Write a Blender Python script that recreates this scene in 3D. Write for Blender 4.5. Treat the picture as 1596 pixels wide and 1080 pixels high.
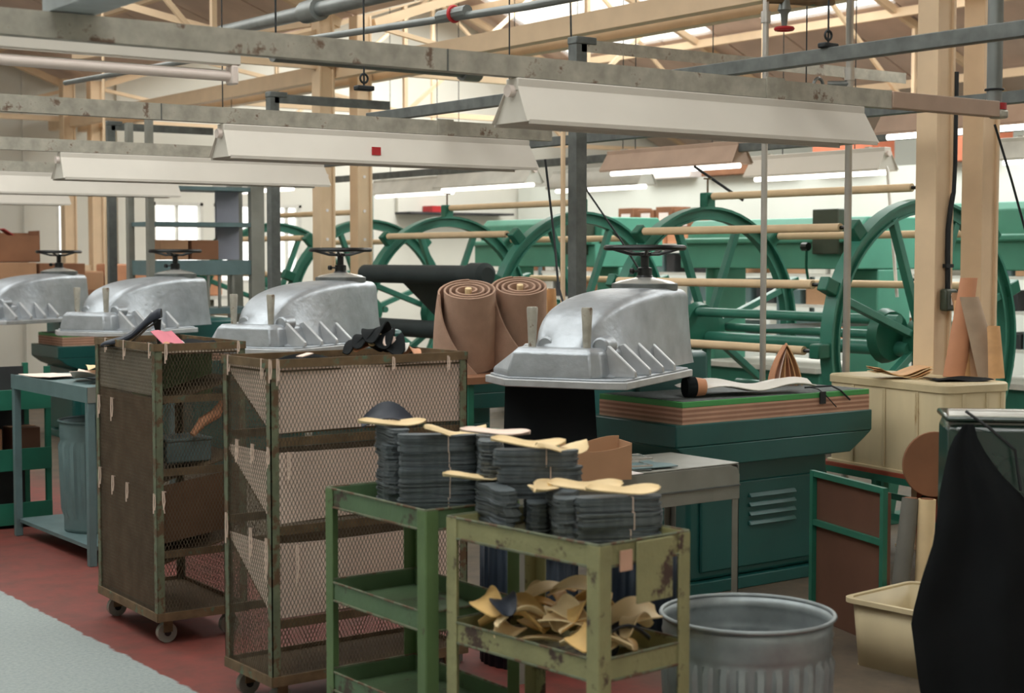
import bpy, math, random
from mathutils import Vector, Matrix
random.seed(7)
for o in list(bpy.data.objects): bpy.data.objects.remove(o)
SC = bpy.context.scene
COL = SC.collection
PI = math.pi
R = math.radians
# World axes: X runs across the workshop (along the lamp rails), Y runs down the aisle, metres.

# ---------------------------------------------------------------- camera, world, lights, exposure
cd = bpy.data.cameras.new('camera'); cam = bpy.data.objects.new('camera', cd); COL.objects.link(cam)
cam.location = (0, 0, 1.6); cam.rotation_euler = (R(90) - math.atan(140 / 2450), 0, R(-36.3))
cd.sensor_width = 36; cd.lens = 2450 / 1596 * 36; cd.clip_end = 200
cd.dof.use_dof = True; cd.dof.focus_distance = 7.3; cd.dof.aperture_fstop = 3.6
SC.camera = cam
w = bpy.data.worlds.new('world'); SC.world = w; w.use_nodes = True
wb = w.node_tree.nodes['Background']; wb.inputs[0].default_value = (1.0, 0.98, 0.96, 1); wb.inputs[1].default_value = 2.6
def area(name, loc, rot, sx, sy, power, col=(.98, 1, .97)):
    l = bpy.data.lights.new(name, 'AREA'); l.shape = 'RECTANGLE'; l.size = sx; l.size_y = sy; l.energy = power; l.color = col
    o = bpy.data.objects.new(name, l); COL.objects.link(o); o.location = loc; o.rotation_euler = rot; return o
area('rooflight_aisle', (1.2, 6.5, 5.0), (0, R(-8), 0), 2.0, 13, 205)
area('rooflight_left', (4.6, 10.5, 4.05), (0, R(0), 0), 1.2, 14, 100)
area('rooflight_machines', (11.4, 10, 4.9), (0, R(0), 0), 2.4, 16, 720)
SC.view_settings.view_transform = 'Standard'; SC.view_settings.look = 'None'
SC.view_settings.exposure = 0.18; SC.view_settings.gamma = 1; SC.view_settings.use_curve_mapping = False

# ---------------------------------------------------------------- materials
def lin(c): return tuple(((v / 255) / 12.92 if v / 255 <= .04045 else ((v / 255 + .055) / 1.055) ** 2.4) for v in c)
def mat(name, c, rough=.6, metal=0, var=.12, scale=6, rust=None, rust_amt=.5, rust_scale=5, bump=0, bscale=40, stretch=None, spec=.4, emit=0, c2=None):
    m = bpy.data.materials.new(name); m.use_nodes = True; nt = m.node_tree; N = nt.nodes; L = nt.links
    p = N['Principled BSDF']; c = lin(c)
    p.inputs['Roughness'].default_value = rough; p.inputs['Metallic'].default_value = metal
    p.inputs['Specular IOR Level'].default_value = spec
    tc = N.new('ShaderNodeTexCoord'); vec = tc.outputs['Object']
    if stretch:
        mp = N.new('ShaderNodeMapping'); mp.inputs['Scale'].default_value = stretch; L.new(vec, mp.inputs[0]); vec = mp.outputs[0]
    n = N.new('ShaderNodeTexNoise'); n.inputs['Scale'].default_value = scale; n.inputs['Detail'].default_value = 5; L.new(vec, n.inputs['Vector'])
    r = N.new('ShaderNodeValToRGB'); r.color_ramp.elements[0].position = .3; r.color_ramp.elements[1].position = .7
    a = lin(c2) if c2 else tuple(v * (1 - var) for v in c)
    r.color_ramp.elements[0].color = (*a, 1); r.color_ramp.elements[1].color = (*[min(1, v * (1 + (0 if c2 else var))) for v in c], 1)
    L.new(n.outputs['Fac'], r.inputs[0]); out = r.outputs[0]
    if rust:
        n2 = N.new('ShaderNodeTexNoise'); n2.inputs['Scale'].default_value = rust_scale; n2.inputs['Detail'].default_value = 8; n2.inputs['Roughness'].default_value = .65
        L.new(vec, n2.inputs['Vector'])
        r2 = N.new('ShaderNodeValToRGB'); r2.color_ramp.elements[0].position = 1 - rust_amt; r2.color_ramp.elements[1].position = 1 - rust_amt + .06
        L.new(n2.outputs['Fac'], r2.inputs[0])
        mx = N.new('ShaderNodeMix'); mx.data_type = 'RGBA'; L.new(r2.outputs[0], mx.inputs[0]); L.new(out, mx.inputs[6]); mx.inputs[7].default_value = (*lin(rust), 1)
        out = mx.outputs[2]
    L.new(out, p.inputs['Base Color'])
    if bump:
        n3 = N.new('ShaderNodeTexNoise'); n3.inputs['Scale'].default_value = bscale; n3.inputs['Detail'].default_value = 4; L.new(vec, n3.inputs['Vector'])
        b = N.new('ShaderNodeBump'); b.inputs['Strength'].default_value = bump; b.inputs['Distance'].default_value = .01; L.new(n3.outputs['Fac'], b.inputs['Height']); L.new(b.outputs[0], p.inputs['Normal'])
    if emit: p.inputs['Emission Color'].default_value = (*c, 1); p.inputs['Emission Strength'].default_value = emit
    return m
M = {}
M['cream'] = mat('cream_paint', (222, 194, 160), .55, var=.05)
M['galv'] = mat('galvanised_steel', (172, 168, 156), .5, .3, var=.2, scale=18, rust=(118, 98, 84), rust_amt=.42, rust_scale=9)
M['galvdark'] = mat('dark_galvanised_steel', (100, 104, 102), .5, .3, var=.25, scale=14)
M['tray'] = mat('pale_galvanised_steel', (186, 196, 200), .45, .4, var=.15, scale=8)
M['chrome'] = mat('plated_pipe', (190, 186, 180), .3, .7, var=.1)
M['pipe'] = mat('grey_pipe', (120, 124, 122), .4, .5, var=.15)
M['lamp'] = mat('lamp_reflector', (206, 200, 190), .5, var=.04, scale=3)
M['lampdark'] = mat('dusty_lamp_reflector', (178, 152, 134), .6, var=.08)
M['tube'] = mat('lamp_tube', (226, 212, 204), .3, var=.02)
M['tubelit'] = mat('lit_lamp_tube', (255, 250, 240), .3, var=.0, emit=3.0)
M['ceil'] = mat('ceiling_board', (208, 186, 172), .85, var=.12, scale=2)
M['wall'] = mat('wall_plaster', (218, 216, 206), .8, var=.04, scale=1.2)
M['wallw'] = mat('white_wall', (214, 218, 210), .8, var=.04, scale=1.2)
M['panelblue'] = mat('blue_grey_panel', (168, 170, 184), .6, var=.05)
M['green'] = mat('machine_green', (54, 120, 102), .38, var=.12, scale=5, spec=.5)
M['greenlt'] = mat('machine_green_pale', (88, 158, 136), .4, var=.1, scale=3)
M['greendk'] = mat('machine_green_dark', (38, 104, 84), .4, var=.15, scale=5)
M['teal'] = mat('press_teal', (30, 88, 84), .35, var=.1, scale=4, spec=.5)
M['alu'] = mat('cast_aluminium', (176, 182, 188), .4, .6, var=.14, scale=9, bump=.25, bscale=30)
M['alurib'] = mat('cast_aluminium_plate', (190, 192, 194), .42, .5, var=.1, scale=14)
M['black'] = mat('black_iron', (22, 24, 24), .35, var=.2)
M['blackcloth'] = mat('black_cloth', (26, 29, 31), .9, var=.15, spec=.15)
M['greymetal'] = mat('grey_enamel', (138, 138, 130), .45, .2, var=.1, scale=8)
M['bluegrey'] = mat('blue_grey_enamel', (98, 120, 122), .5, .1, var=.12, scale=8)
M['trolgreen'] = mat('trolley_green', (94, 118, 76), .5, var=.14, scale=5, rust=(74, 54, 44), rust_amt=.40, rust_scale=7, bump=.15)
M['trolgreen2'] = mat('trolley_green_bluish', (90, 116, 84), .5, var=.14, scale=5, rust=(70, 56, 46), rust_amt=.42, rust_scale=7, bump=.15)
M['trolyel'] = mat('trolley_yellow_green', (146, 144, 104), .55, var=.14, scale=8, rust=(76, 58, 50), rust_amt=.46, rust_scale=9, bump=.3)
M['rust'] = mat('rusty_steel', (112, 92, 68), .65, .2, var=.3, scale=16, rust=(96, 116, 96), rust_amt=.42, rust_scale=14)
M['postgreen'] = mat('worn_green_steel', (104, 110, 88), .6, .1, var=.2, scale=20, rust=(96, 74, 54), rust_amt=.5, rust_scale=18)
M['mesh'] = mat('mesh_steel', (104, 92, 76), .55, .35, var=.25, scale=12)
M['canvas'] = mat('pale_canvas', (248, 224, 210), .9, var=.07, scale=5)
M['canvasgrey'] = mat('grey_canvas', (160, 152, 140), .9, var=.1, scale=5)
M['canvasbrown'] = mat('brown_canvas', (98, 72, 52), .9, var=.2, scale=4)
M['hardboard'] = mat('brown_hardboard', (88, 70, 48), .8, var=.25, scale=3)
M['string'] = mat('cotton_string', (216, 192, 176), .9, var=.05)
M['sole'] = mat('grey_leather', (108, 114, 118), .6, var=.35, scale=30, c2=(76, 84, 88))
M['sole2'] = mat('dark_leather', (80, 88, 92), .6, var=.2, scale=30)
M['hide'] = mat('cream_leather', (238, 212, 166), .6, var=.08, scale=8)
M['hidet'] = mat('yellow_leather', (224, 184, 118), .6, var=.12, scale=10)
M['hideedge'] = mat('tan_leather', (212, 164, 114), .6, var=.15, scale=10)
M['navy'] = mat('navy_leather', (40, 46, 58), .5, var=.2)
M['white'] = mat('white_leather', (232, 228, 220), .6, var=.04)
M['pink'] = mat('pink_card', (222, 132, 146), .7, var=.05)
M['blue'] = mat('blue_scrap', (52, 92, 142), .7)
M['orange'] = mat('orange_leather', (204, 144, 108), .6, var=.1)
M['kraft'] = mat('cardboard', (176, 136, 104), .85, var=.1, scale=4)
M['kraftdk'] = mat('cardboard_dark', (138, 96, 70), .85, var=.15, scale=4)
M['felt'] = mat('beige_felt', (176, 144, 124), .95, var=.08, scale=12, bump=.2, bscale=120)
M['hidegrey'] = mat('grey_brown_leather', (166, 144, 122), .8, var=.1, scale=10)
M['feltin'] = mat('grey_felt', (122, 120, 112), .95, var=.1)
M['mint'] = mat('mint_card', (140, 200, 176), .6, var=.1)
M['paper'] = mat('white_paper', (236, 228, 226), .7, var=.02)
M['tub'] = mat('cream_plastic', (204, 188, 152), .5, var=.12, scale=5, rust=(168, 138, 96), rust_amt=.36, rust_scale=4, stretch=(1, 1, .3))
M['cutmat'] = mat('green_cutting_mat', (76, 160, 88), .5, var=.06)
M['cuttop'] = mat('worn_cutting_surface', (104, 110, 110), .7, var=.25, scale=60)
M['ply'] = mat('plywood', (206, 164, 140), .7, var=.1, scale=8)
M['plydk'] = mat('plywood_dark_ply', (166, 122, 100), .7, var=.1, scale=8)
M['card'] = mat('roller_card', (224, 196, 158), .65, var=.06)
M['roll'] = mat('black_roll', (42, 50, 50), .7, var=.15)
M['red'] = mat('red_paint', (176, 44, 48), .5)
M['brick'] = mat('red_brown_board', (150, 72, 52), .7, var=.15)
M['brownpanel'] = mat('brown_board', (98, 66, 50), .8, var=.15, scale=3)
M['crateorange'] = mat('orange_crate', (204, 120, 90), .6, var=.1)
M['zinc'] = mat('zinc_can', (150, 158, 160), .45, .55, var=.22, scale=9)
M['darkbin'] = mat('dark_blue_bin', (40, 52, 66), .5, .2, var=.2)
M['wire'] = mat('dark_cable', (30, 34, 36), .6)
M['whitewire'] = mat('white_cable', (226, 222, 216), .6)
M['glassgreen'] = mat('dark_green_gloss', (26, 50, 42), .18, var=.15, scale=3, spec=.8)
M['silver'] = mat('bright_cap', (220, 220, 214), .25, .6)
M['shelf'] = mat('pale_shelf', (206, 204, 196), .6)
M['darkstock'] = mat('dark_stock', (52, 52, 54), .7, var=.3)
M['switch'] = mat('switch_box_green', (70, 78, 66), .4)

def floor_mat():
    m = bpy.data.materials.new('painted_floor'); m.use_nodes = True; N = m.node_tree.nodes; L = m.node_tree.links; p = N['Principled BSDF']
    tc = N.new('ShaderNodeTexCoord'); sx = N.new('ShaderNodeSeparateXYZ'); L.new(tc.outputs['Object'], sx.inputs[0])
    n = N.new('ShaderNodeTexNoise'); n.inputs['Scale'].default_value = 9; n.inputs['Detail'].default_value = 5; L.new(tc.outputs['Object'], n.inputs['Vector'])
    ma = N.new('ShaderNodeMath'); ma.operation = 'MULTIPLY_ADD'; L.new(n.outputs['Fac'], ma.inputs[0]); ma.inputs[1].default_value = .07; L.new(sx.outputs[0], ma.inputs[2])
    def step(v, w):
        s = N.new('ShaderNodeMapRange'); s.inputs['From Min'].default_value = v; s.inputs['From Max'].default_value = v + w; L.new(ma.outputs[0], s.inputs['Value']); return s.outputs[0]
    def ramp(a, b, sc, lo=.35, hi=.65):
        nn = N.new('ShaderNodeTexNoise'); nn.inputs['Scale'].default_value = sc; nn.inputs['Detail'].default_value = 8; nn.inputs['Roughness'].default_value = .7; L.new(tc.outputs['Object'], nn.inputs['Vector'])
        r = N.new('ShaderNodeValToRGB'); r.color_ramp.elements[0].position = lo; r.color_ramp.elements[1].position = hi
        r.color_ramp.elements[0].color = (*lin(a), 1); r.color_ramp.elements[1].color = (*lin(b), 1); L.new(nn.outputs['Fac'], r.inputs[0]); return r.outputs[0]
    def mix(f, a, b):
        x = N.new('ShaderNodeMix'); x.data_type = 'RGBA'; L.new(f, x.inputs[0]); L.new(a, x.inputs[6]); L.new(b, x.inputs[7]); return x.outputs[2]
    grey = ramp((134, 145, 145), (160, 168, 166), 60); red = ramp((96, 58, 50), (134, 62, 54), 6, .3, .7); brown = ramp((80, 72, 62), (108, 94, 78), 4)
    out = mix(step(2.47, .012), grey, red); out = mix(step(3.7, .5), out, brown)
    L.new(out, p.inputs['Base Color']); p.inputs['Roughness'].default_value = .6
    b = N.new('ShaderNodeBump'); b.inputs['Strength'].default_value = .2; b.inputs['Distance'].default_value = .004; L.new(n.outputs['Fac'], b.inputs['Height']); L.new(b.outputs[0], p.inputs['Normal'])
    return m
M['floor'] = floor_mat()
def glass_mat(name, tr):
    m = bpy.data.materials.new(name); m.use_nodes = True; N = m.node_tree.nodes; L = m.node_tree.links; N.remove(N['Principled BSDF'])
    t = N.new('ShaderNodeBsdfTransparent'); t.inputs[0].default_value = (.95, .97, .96, 1)
    d = N.new('ShaderNodeBsdfTranslucent'); d.inputs[0].default_value = (.9, .9, .88, 1)
    x = N.new('ShaderNodeMixShader'); x.inputs[0].default_value = tr; L.new(t.outputs[0], x.inputs[1]); L.new(d.outputs[0], x.inputs[2]); L.new(x.outputs[0], N['Material Output'].inputs[0]); return m
M['frost'] = glass_mat('frosted_glass', .25)

# ---------------------------------------------------------------- mesh helpers
class MB:
    def __init__(s, T=None): s.v = []; s.f = []; s.T = T
    def add(s, vs, fs):
        b = len(s.v)
        for v in vs:
            v = Vector(v); s.v.append(tuple(s.T @ v) if s.T else tuple(v))
        s.f += [tuple(b + i for i in f) for f in fs]; return s
    def box(s, c, d, rot=None):
        vs = [Vector((x * d[0] / 2, y * d[1] / 2, z * d[2] / 2)) for z in (-1, 1) for y in (-1, 1) for x in (-1, 1)]
        if rot is not None: vs = [rot @ v for v in vs]
        return s.add([v + Vector(c) for v in vs], [(0, 2, 3, 1), (4, 5, 7, 6), (0, 1, 5, 4), (2, 6, 7, 3), (0, 4, 6, 2), (1, 3, 7, 5)])
    def bx(s, x0, x1, y0, y1, z0, z1): return s.box(((x0 + x1) / 2, (y0 + y1) / 2, (z0 + z1) / 2), (abs(x1 - x0), abs(y1 - y0), abs(z1 - z0)))
    def bar(s, a, b, w_, h_):
        a = Vector(a); b = Vector(b); d = b - a; L_ = d.length; d = d / L_
        up = Vector((0, 0, 1)) if abs(d.z) < .95 else Vector((1, 0, 0))
        sd = d.cross(up).normalized(); u = sd.cross(d)
        m = Matrix((sd, d, u)).transposed()
        return s.box((a + b) / 2, (w_, L_, h_), m)
    def cyl(s, a, b, r0, r1=None, n=14, caps=True):
        if r1 is None: r1 = r0
        return s.rings([(a, r0), (b, r1)], n, caps)
    def rings(s, pr, n=12, caps=True):
        pts = [Vector(p) for p, _ in pr]; vs = []; fs = []; k = len(pts); prev = None
        for i, (p, r) in enumerate(pr):
            d = (pts[min(i + 1, k - 1)] - pts[max(i - 1, 0)]).normalized()
            if prev is None:
                a = Vector((0, 0, 1)) if abs(d.z) < .9 else Vector((1, 0, 0)); x = d.cross(a).normalized()
            else: x = (prev - d * prev.dot(d)).normalized()
            prev = x; y = d.cross(x)
            for j in range(n):
                t = 2 * PI * j / n; vs.append(pts[i] + (x * math.cos(t) + y * math.sin(t)) * r)
        for i in range(k - 1):
            for j in range(n):
                a = i * n + j; b = i * n + (j + 1) % n; fs.append((a, b, b + n, a + n))
        if caps: fs.append(tuple(range(n - 1, -1, -1))); fs.append(tuple(range((k - 1) * n, k * n)))
        return s.add(vs, fs)
    def tube(s, pts, r, n=8): return s.rings([(p, r) for p in pts], n)
    def lathe(s, prof, n=32, c=(0, 0, 0), flute=0, nf=0):
        vs = []; fs = []
        for r, z in prof:
            for j in range(n):
                t = 2 * PI * j / n; rr = r
                if isinstance(flute, (list, tuple)): pass
                vs.append((c[0] + rr * math.cos(t), c[1] + rr * math.sin(t), c[2] + z))
        for i in range(len(prof) - 1):
            for j in range(n):
                a = i * n + j; b = i * n + (j + 1) % n; fs.append((a, b, b + n, a + n))
        return s.add(vs, fs)
    def loft(s, secs, caps=True):
        n = len(secs[0]); vs = [p for q in secs for p in q]; fs = []
        for i in range(len(secs) - 1):
            for j in range(n):
                a = i * n + j; b = i * n + (j + 1) % n; fs.append((a, b, b + n, a + n))
        if caps: fs.append(tuple(range(n - 1, -1, -1))); fs.append(tuple(range((len(secs) - 1) * n, len(secs) * n)))
        return s.add(vs, fs)
    def prism(s, poly, z0, z1):
        return s.loft([[(x, y, z0) for x, y in poly], [(x, y, z1) for x, y in poly]])
    def extr(s, poly, axis, a, b):
        def p(q, c):
            return (c, q[0], q[1]) if axis == 'x' else (q[0], c, q[1])
        return s.loft([[p(q, a) for q in poly], [p(q, b) for q in poly]])
    def torus(s, c, Rr, r, n=40, k=8, ax='z'):
        pts = []
        vs = []; fs = []
        for i in range(n):
            t = 2 * PI * i / n
            for j in range(k):
                q = 2 * PI * j / k; rr = Rr + r * math.cos(q); h = r * math.sin(q)
                v = (rr * math.cos(t), rr * math.sin(t), h) if ax == 'z' else (rr * math.cos(t), h, rr * math.sin(t))
                vs.append(Vector(c) + Vector(v))
        for i in range(n):
            for j in range(k):
                a = i * k + j; b = i * k + (j + 1) % k; c2 = ((i + 1) % n) * k + (j + 1) % k; d = ((i + 1) % n) * k + j; fs.append((a, b, c2, d))
        return s.add(vs, fs)
    def sheet(s, f, nu, nv, th=.003):
        g = [[Vector(f(i / nu, j / nv)) for j in range(nv + 1)] for i in range(nu + 1)]
        top = []; bot = []
        for i in range(nu + 1):
            for j in range(nv + 1):
                du = g[min(i + 1, nu)][j] - g[max(i - 1, 0)][j]; dv = g[i][min(j + 1, nv)] - g[i][max(j - 1, 0)]
                nn = du.cross(dv); nn = nn.normalized() if nn.length > 1e-9 else Vector((0, 0, 1))
                top.append(g[i][j] + nn * th / 2); bot.append(g[i][j] - nn * th / 2)
        K = (nu + 1) * (nv + 1); idx = lambda i, j: i * (nv + 1) + j; fs = []
        for i in range(nu):
            for j in range(nv):
                q = (idx(i, j), idx(i + 1, j), idx(i + 1, j + 1), idx(i, j + 1)); fs.append(q); fs.append(tuple(K + a for a in reversed(q)))
        per = [idx(i, 0) for i in range(nu + 1)] + [idx(nu, j) for j in range(1, nv + 1)] + [idx(i, nv) for i in range(nu - 1, -1, -1)] + [idx(0, j) for j in range(nv - 1, 0, -1)]
        for a, b in zip(per, per[1:] + per[:1]): fs.append((b, a, a + K, b + K))
        return s.add(top + bot, fs)
    def build(s, name, m, parent=None, bevel=0, smooth=True, kind=None, label=None):
        me = bpy.data.meshes.new(name); me.from_pydata(s.v, [], s.f); me.update()
        if smooth:
            me.polygons.foreach_set('use_smooth', [True] * len(me.polygons)); me.set_sharp_from_angle(angle=.55)
        me.materials.append(M[m]); o = bpy.data.objects.new(name, me); COL.objects.link(o)
        if parent: o.parent = parent
        if bevel:
            b = o.modifiers.new('bevel', 'BEVEL'); b.width = bevel; b.segments = 2; b.limit_method = 'ANGLE'; b.angle_limit = .6
        if kind: o['kind'] = kind
        if label: o['label'] = label
        return o
def thing(name, label, cat, loc=(0, 0, 0), rz=0, group=None):
    o = bpy.data.objects.new(name, None); COL.objects.link(o); o.location = loc; o.rotation_euler = (0, 0, rz); o.empty_display_size = .1
    o['label'] = label; o['category'] = cat
    if group: o['group'] = group
    return o
def tag(o, label, cat, group=None, loc=None, rz=None):
    o['label'] = label; o['category'] = cat
    if group: o['group'] = group
    if loc is not None: o.location = loc
    if rz is not None: o.rotation_euler = (0, 0, rz)
    return o
def copy_tree(o, parent=None, label=None, loc=None, rz=None):
    c = o.copy(); COL.objects.link(c); c.parent = parent
    if label: c['label'] = label
    if loc is not None: c.location = loc
    if rz is not None: c.rotation_euler = (0, 0, rz)
    for ch in list(KIDS(o)): copy_tree(ch, c)
    return c
def KIDS(o): return [x for x in COL.objects if x.parent == o]
def struct(o): o['kind'] = 'structure'; return o
def rectsec(a, b): return a, b

# ================================================================ THE SETTING
struct(MB().bx(-3.2, 17.2, -1.4, 19.2, -.1, 0).build('floor', 'floor'))
# far end wall with bright windows
wf = bpy.data.objects.new('wall_far', None); COL.objects.link(wf); struct(wf)
WX = [(6.98, 7.12, 1.55, 2.35), (8.25, 8.95, 1.25, 2.3), (9.1, 9.75, 1.25, 2.3), (10.0, 10.4, 1.3, 2.3)]
xs = [-3.0] + [v for a in WX for v in a[:2]] + [17.1]
for i in range(0, len(xs), 2): MB().bx(xs[i], xs[i + 1], 19, 19.2, 0, 5.6).build('wall_panel', 'wall', wf)
for a, b, z0, z1 in WX:
    MB().bx(a, b, 19, 19.2, 0, z0).build('wall_panel', 'wall', wf); MB().bx(a, b, 19, 19.2, z1, 5.6).build('wall_panel', 'wall', wf)
for i, (a, b, z0, z1) in enumerate(WX):
    wn = struct(MB().bx(a, b, 19.08, 19.09, z0, z1).build('window_%d' % (i + 1), 'frost'))
    fr = MB()
    fr.bx(a, b, 19.0, 19.12, z0, z0 + .04).bx(a, b, 19.0, 19.12, z1 - .04, z1).bx(a, a + .04, 19, 19.12, z0, z1).bx(b - .04, b, 19, 19.12, z0, z1)
    if b - a > .4: fr.bx(a + (b - a) * .5 - .015, a + (b - a) * .5 + .015, 19.03, 19.1, z0, z1)
    fr.build('window_frame', 'shelf', wn)
# cover strips on the far wall boards
tr = bpy.data.objects.new('trim_1', None); COL.objects.link(tr); struct(tr)
for x in (4.2, 5.4, 6.6, 7.8): MB().bx(x - .03, x + .03, 18.97, 19.0, 0, 5.0).build('cover_strip', 'wall', tr)
struct(MB().bx(17, 17.2, 0, 19.2, 0, 3.5).build('wall_right', 'wallw'))
# low partition behind the machines
struct(MB().bx(14.0, 14.12, 5, 18.9, 0, 2.62).build('wall_partition', 'wallw'))

struct(MB().bx(-3.2, -3, -1.4, 19.2, 0, 3.6).build('wall_left', 'wall'))
struct(MB().bx(-3.2, 17.2, -1.4, -1.2, 0, 5.6).build('wall_near', 'wall'))
SL = .43
def roof(name, x0, z0, x1, z1, sky, rows=(0, .45, 1)):
    e = bpy.data.objects.new(name, None); COL.objects.link(e); struct(e)
    base = None
    for r_ in range(len(rows) - 1):
        a, b = rows[r_], rows[r_ + 1]
        for k in range(-1, 19):
            y0, y1 = k * 1.0 + .015, k * 1.0 + .985
            xa, xb = x0 + (x1 - x0) * a, x0 + (x1 - x0) * b; za, zb = z0 + (z1 - z0) * a, z0 + (z1 - z0) * b
            m = 'frost' if (r_, k) in sky else 'ceil'
            g = MB().add([(xa, y0, za), (xb, y0, zb), (xb, y1, zb), (xa, y1, za), (xa, y0, za + .04), (xb, y0, zb + .04), (xb, y1, zb + .04), (xa, y1, za + .04)],
                         [(0, 1, 2, 3), (7, 6, 5, 4), (0, 4, 5, 1), (1, 5, 6, 2), (2, 6, 7, 3), (3, 7, 4, 0)])
            g.build('skylight_sheet' if m == 'frost' else 'ceiling_panel', m, e, smooth=False)
    # battens over the joints, above the boards
    g = MB()
    for k in range(-1, 20):
        for r_ in range(len(rows) - 1):
            if (r_, k) in sky and (r_, k - 1) in sky: continue
            y = k * 1.0; xa, xb = x0 + (x1 - x0) * rows[r_], x0 + (x1 - x0) * rows[r_ + 1]; za, zb = z0 + (z1 - z0) * rows[r_], z0 + (z1 - z0) * rows[r_ + 1]
            g.add([(xa, y - .03, za + .041), (xb, y - .03, zb + .041), (xb, y + .03, zb + .041), (xa, y + .03, za + .041), (xa, y - .03, za + .06), (xb, y - .03, zb + .06), (xb, y + .03, zb + .06), (xa, y + .03, za + .06)],
              [(0, 1, 2, 3), (7, 6, 5, 4), (0, 4, 5, 1), (1, 5, 6, 2), (2, 6, 7, 3), (3, 7, 4, 0)])
    g.build('joint_batten', 'ceil', e)
    return e
roof('ceiling', 12.0, 3.3 + SL * 5, 17.0, 3.3, {(0, k) for k in (1, 2, 5, 6, 9, 10, 12, 13, 15, 16, 17)})
roof('ceiling_middle', 7.13, 3.7, 12.0, 3.3 + SL * 5, {(0, k) for k in (2, 5, 8, 11, 14, 17)} | {(1, k) for k in (2, 5, 8, 11, 14, 17)})
roof('ceiling_left', 2.2, 5.5, 7.1, 3.7, {(0, k) for k in (2, 4, 6, 8, 10, 12, 14)})
roof('ceiling_outer', -3.1, 3.5, 2.2, 5.5, {(1, k) for k in (0, 2, 4, 6, 8, 10, 12, 14)})

# roof steel
for x, l in ((6.93, 'cream roof beam running down the shed over the left columns of each pair'), (7.3, 'cream roof beam running down the shed over the right columns of each pair')):
    tag(MB().bx(x - .05, x + .05, 1.5, 18.95, 3.14, 3.28).build('roof_beam', 'cream', bevel=.004), l, 'beam')
def purlin(x, z, l, y0=1, y1=18.95):
    tag(MB().bx(x - .035, x + .035, y0, y1, z - .06, z + .04).build('roof_purlin', 'cream'), l, 'beam')
for x, l in ((12.7, 'uppermost cream purlin crossing the bright skylights of the far roof'), (14.25, 'cream purlin along the lower edge of the skylights'), (15.7, 'lowest cream purlin under the brown far roof')): purlin(x, 3.3 + SL * (17 - x) - .1, l)
for x, l in ((3.4, 'cream purlin nearest the aisle under the roof above the presses'), (4.7, 'middle cream purlin under the roof above the presses'), (6.0, 'cream purlin nearest the columns under the roof above the presses')): purlin(x, 3.7 + .367 * (7.1 - x) - .1, l)
def truss(y, x0, xr, x1, zr0, zrr, zr1, label, group):
    t = thing('roof_truss', label, 'truss', (0, y, 0), 0, group)
    for a, b in (((x0, 0, zr0 - .1), (xr, 0, zrr - .12)), ((xr, 0, zrr - .12), (x1, 0, zr1 - .1))):
        if (Vector(a) - Vector(b)).length > .2: MB().bar(a, b, .07, .08).build('rafter', 'cream', t)
    zc = 3.24
    MB().bar((x0, 0, zc), (x1, 0, zc), .06, .06).build('tie_beam', 'cream', t)
    n = 4
    def zr(x): return (zr0 + (zrr - zr0) * (x - x0) / (xr - x0) if xr > x0 and x < xr else zrr + (zr1 - zrr) * (x - xr) / (x1 - xr)) - .12
    X = [x0 + (x1 - x0) * k / n for k in range(n + 1)]
    for k in range(1, n):
        if zr(X[k]) - zc > .12: MB().bar((X[k], 0, zc), (X[k], 0, zr(X[k])), .045, .045).build('strut', 'cream', t)
    for k in range(0, n):
        a, b = (X[k], X[k + 1])
        if k % 2: MB().bar((a, 0, zc), (b, 0, zr(b)), .04, .04).build('diagonal', 'cream', t)
        else: MB().bar((a, 0, zr(a)), (b, 0, zc), .04, .04).build('diagonal', 'cream', t)
    return t
for y, q in ((5.57, 'over the nearest column pair'), (12.0, 'over the middle column pair'), (18.4, 'at the far end wall')):
    truss(y, 2.2, 2.2, 6.95, 5.5, 5.5, 3.72, 'cream roof truss of the left bay ' + q, 'roof trusses of the left bay')
for y, q in ((12.0, 'nearest of its row'), (15.3, 'by the skylights'), (18.4, 'at the end wall')):
    truss(y, 7.3, 12.0, 17.0, 3.75, 5.4, 3.4, 'cream roof truss of the right bay, ' + q, 'roof trusses of the right bay')
# slanting braces high at the left
for a, b, l in (((5.95, 15.6, 3.62), (6.75, 12.1, 3.62), 'thin cream brace slanting up under the left roof'), ((5.2, 13.0, 3.8), (6.85, 11.9, 3.25), 'cream brace dropping from the left roof to the middle column')):
    tag(MB().bar(a, b, .06, .06).build('roof_brace', 'cream'), l, 'brace')

# ================================================================ COLUMNS
def column(x, y, label, holes=False):
    t = thing('column', label, 'column', (x, y, 0), 0, 'cream steel columns in pairs')
    m = MB(); m.bx(-.075, -.055, -.07, .07, 0, 3.7); m.build('flange', 'cream', t, bevel=.003)
    m = MB(); m.bx(-.055, .055, -.055, -.035, 0, 3.7); m.bx(-.055, .055, .035, .055, 0, 3.7); m.build('web', 'cream', t)
    m = MB(); m.bx(.055, .075, -.07, .07, 0, 3.7); m.build('flange', 'cream', t, bevel=.003)
    MB().bx(-.13, .13, -.13, .13, 0, .015).build('base_plate', 'cream', t)
    if holes:
        g = MB()
        for z in (1.75, 2.0, 2.3): g.cyl((0, -.056, z), (0, -.06, z), .014, n=10)
        g.build('bolt', 'paper', t)
    return t
column(6.95, 5.57, 'nearest cream column with the black cable and switch box')
column(7.345, 5.57, 'cream column right of the one with the switch box')
column(6.79, 12.0, 'left cream column of the middle pair behind the second press', True)
column(7.165, 12.0, 'right cream column of the middle pair, beside the green wheels', True)
column(6.88, 18.3, 'left cream column of the farthest pair')
column(7.22, 18.3, 'right cream column of the farthest pair')
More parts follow.
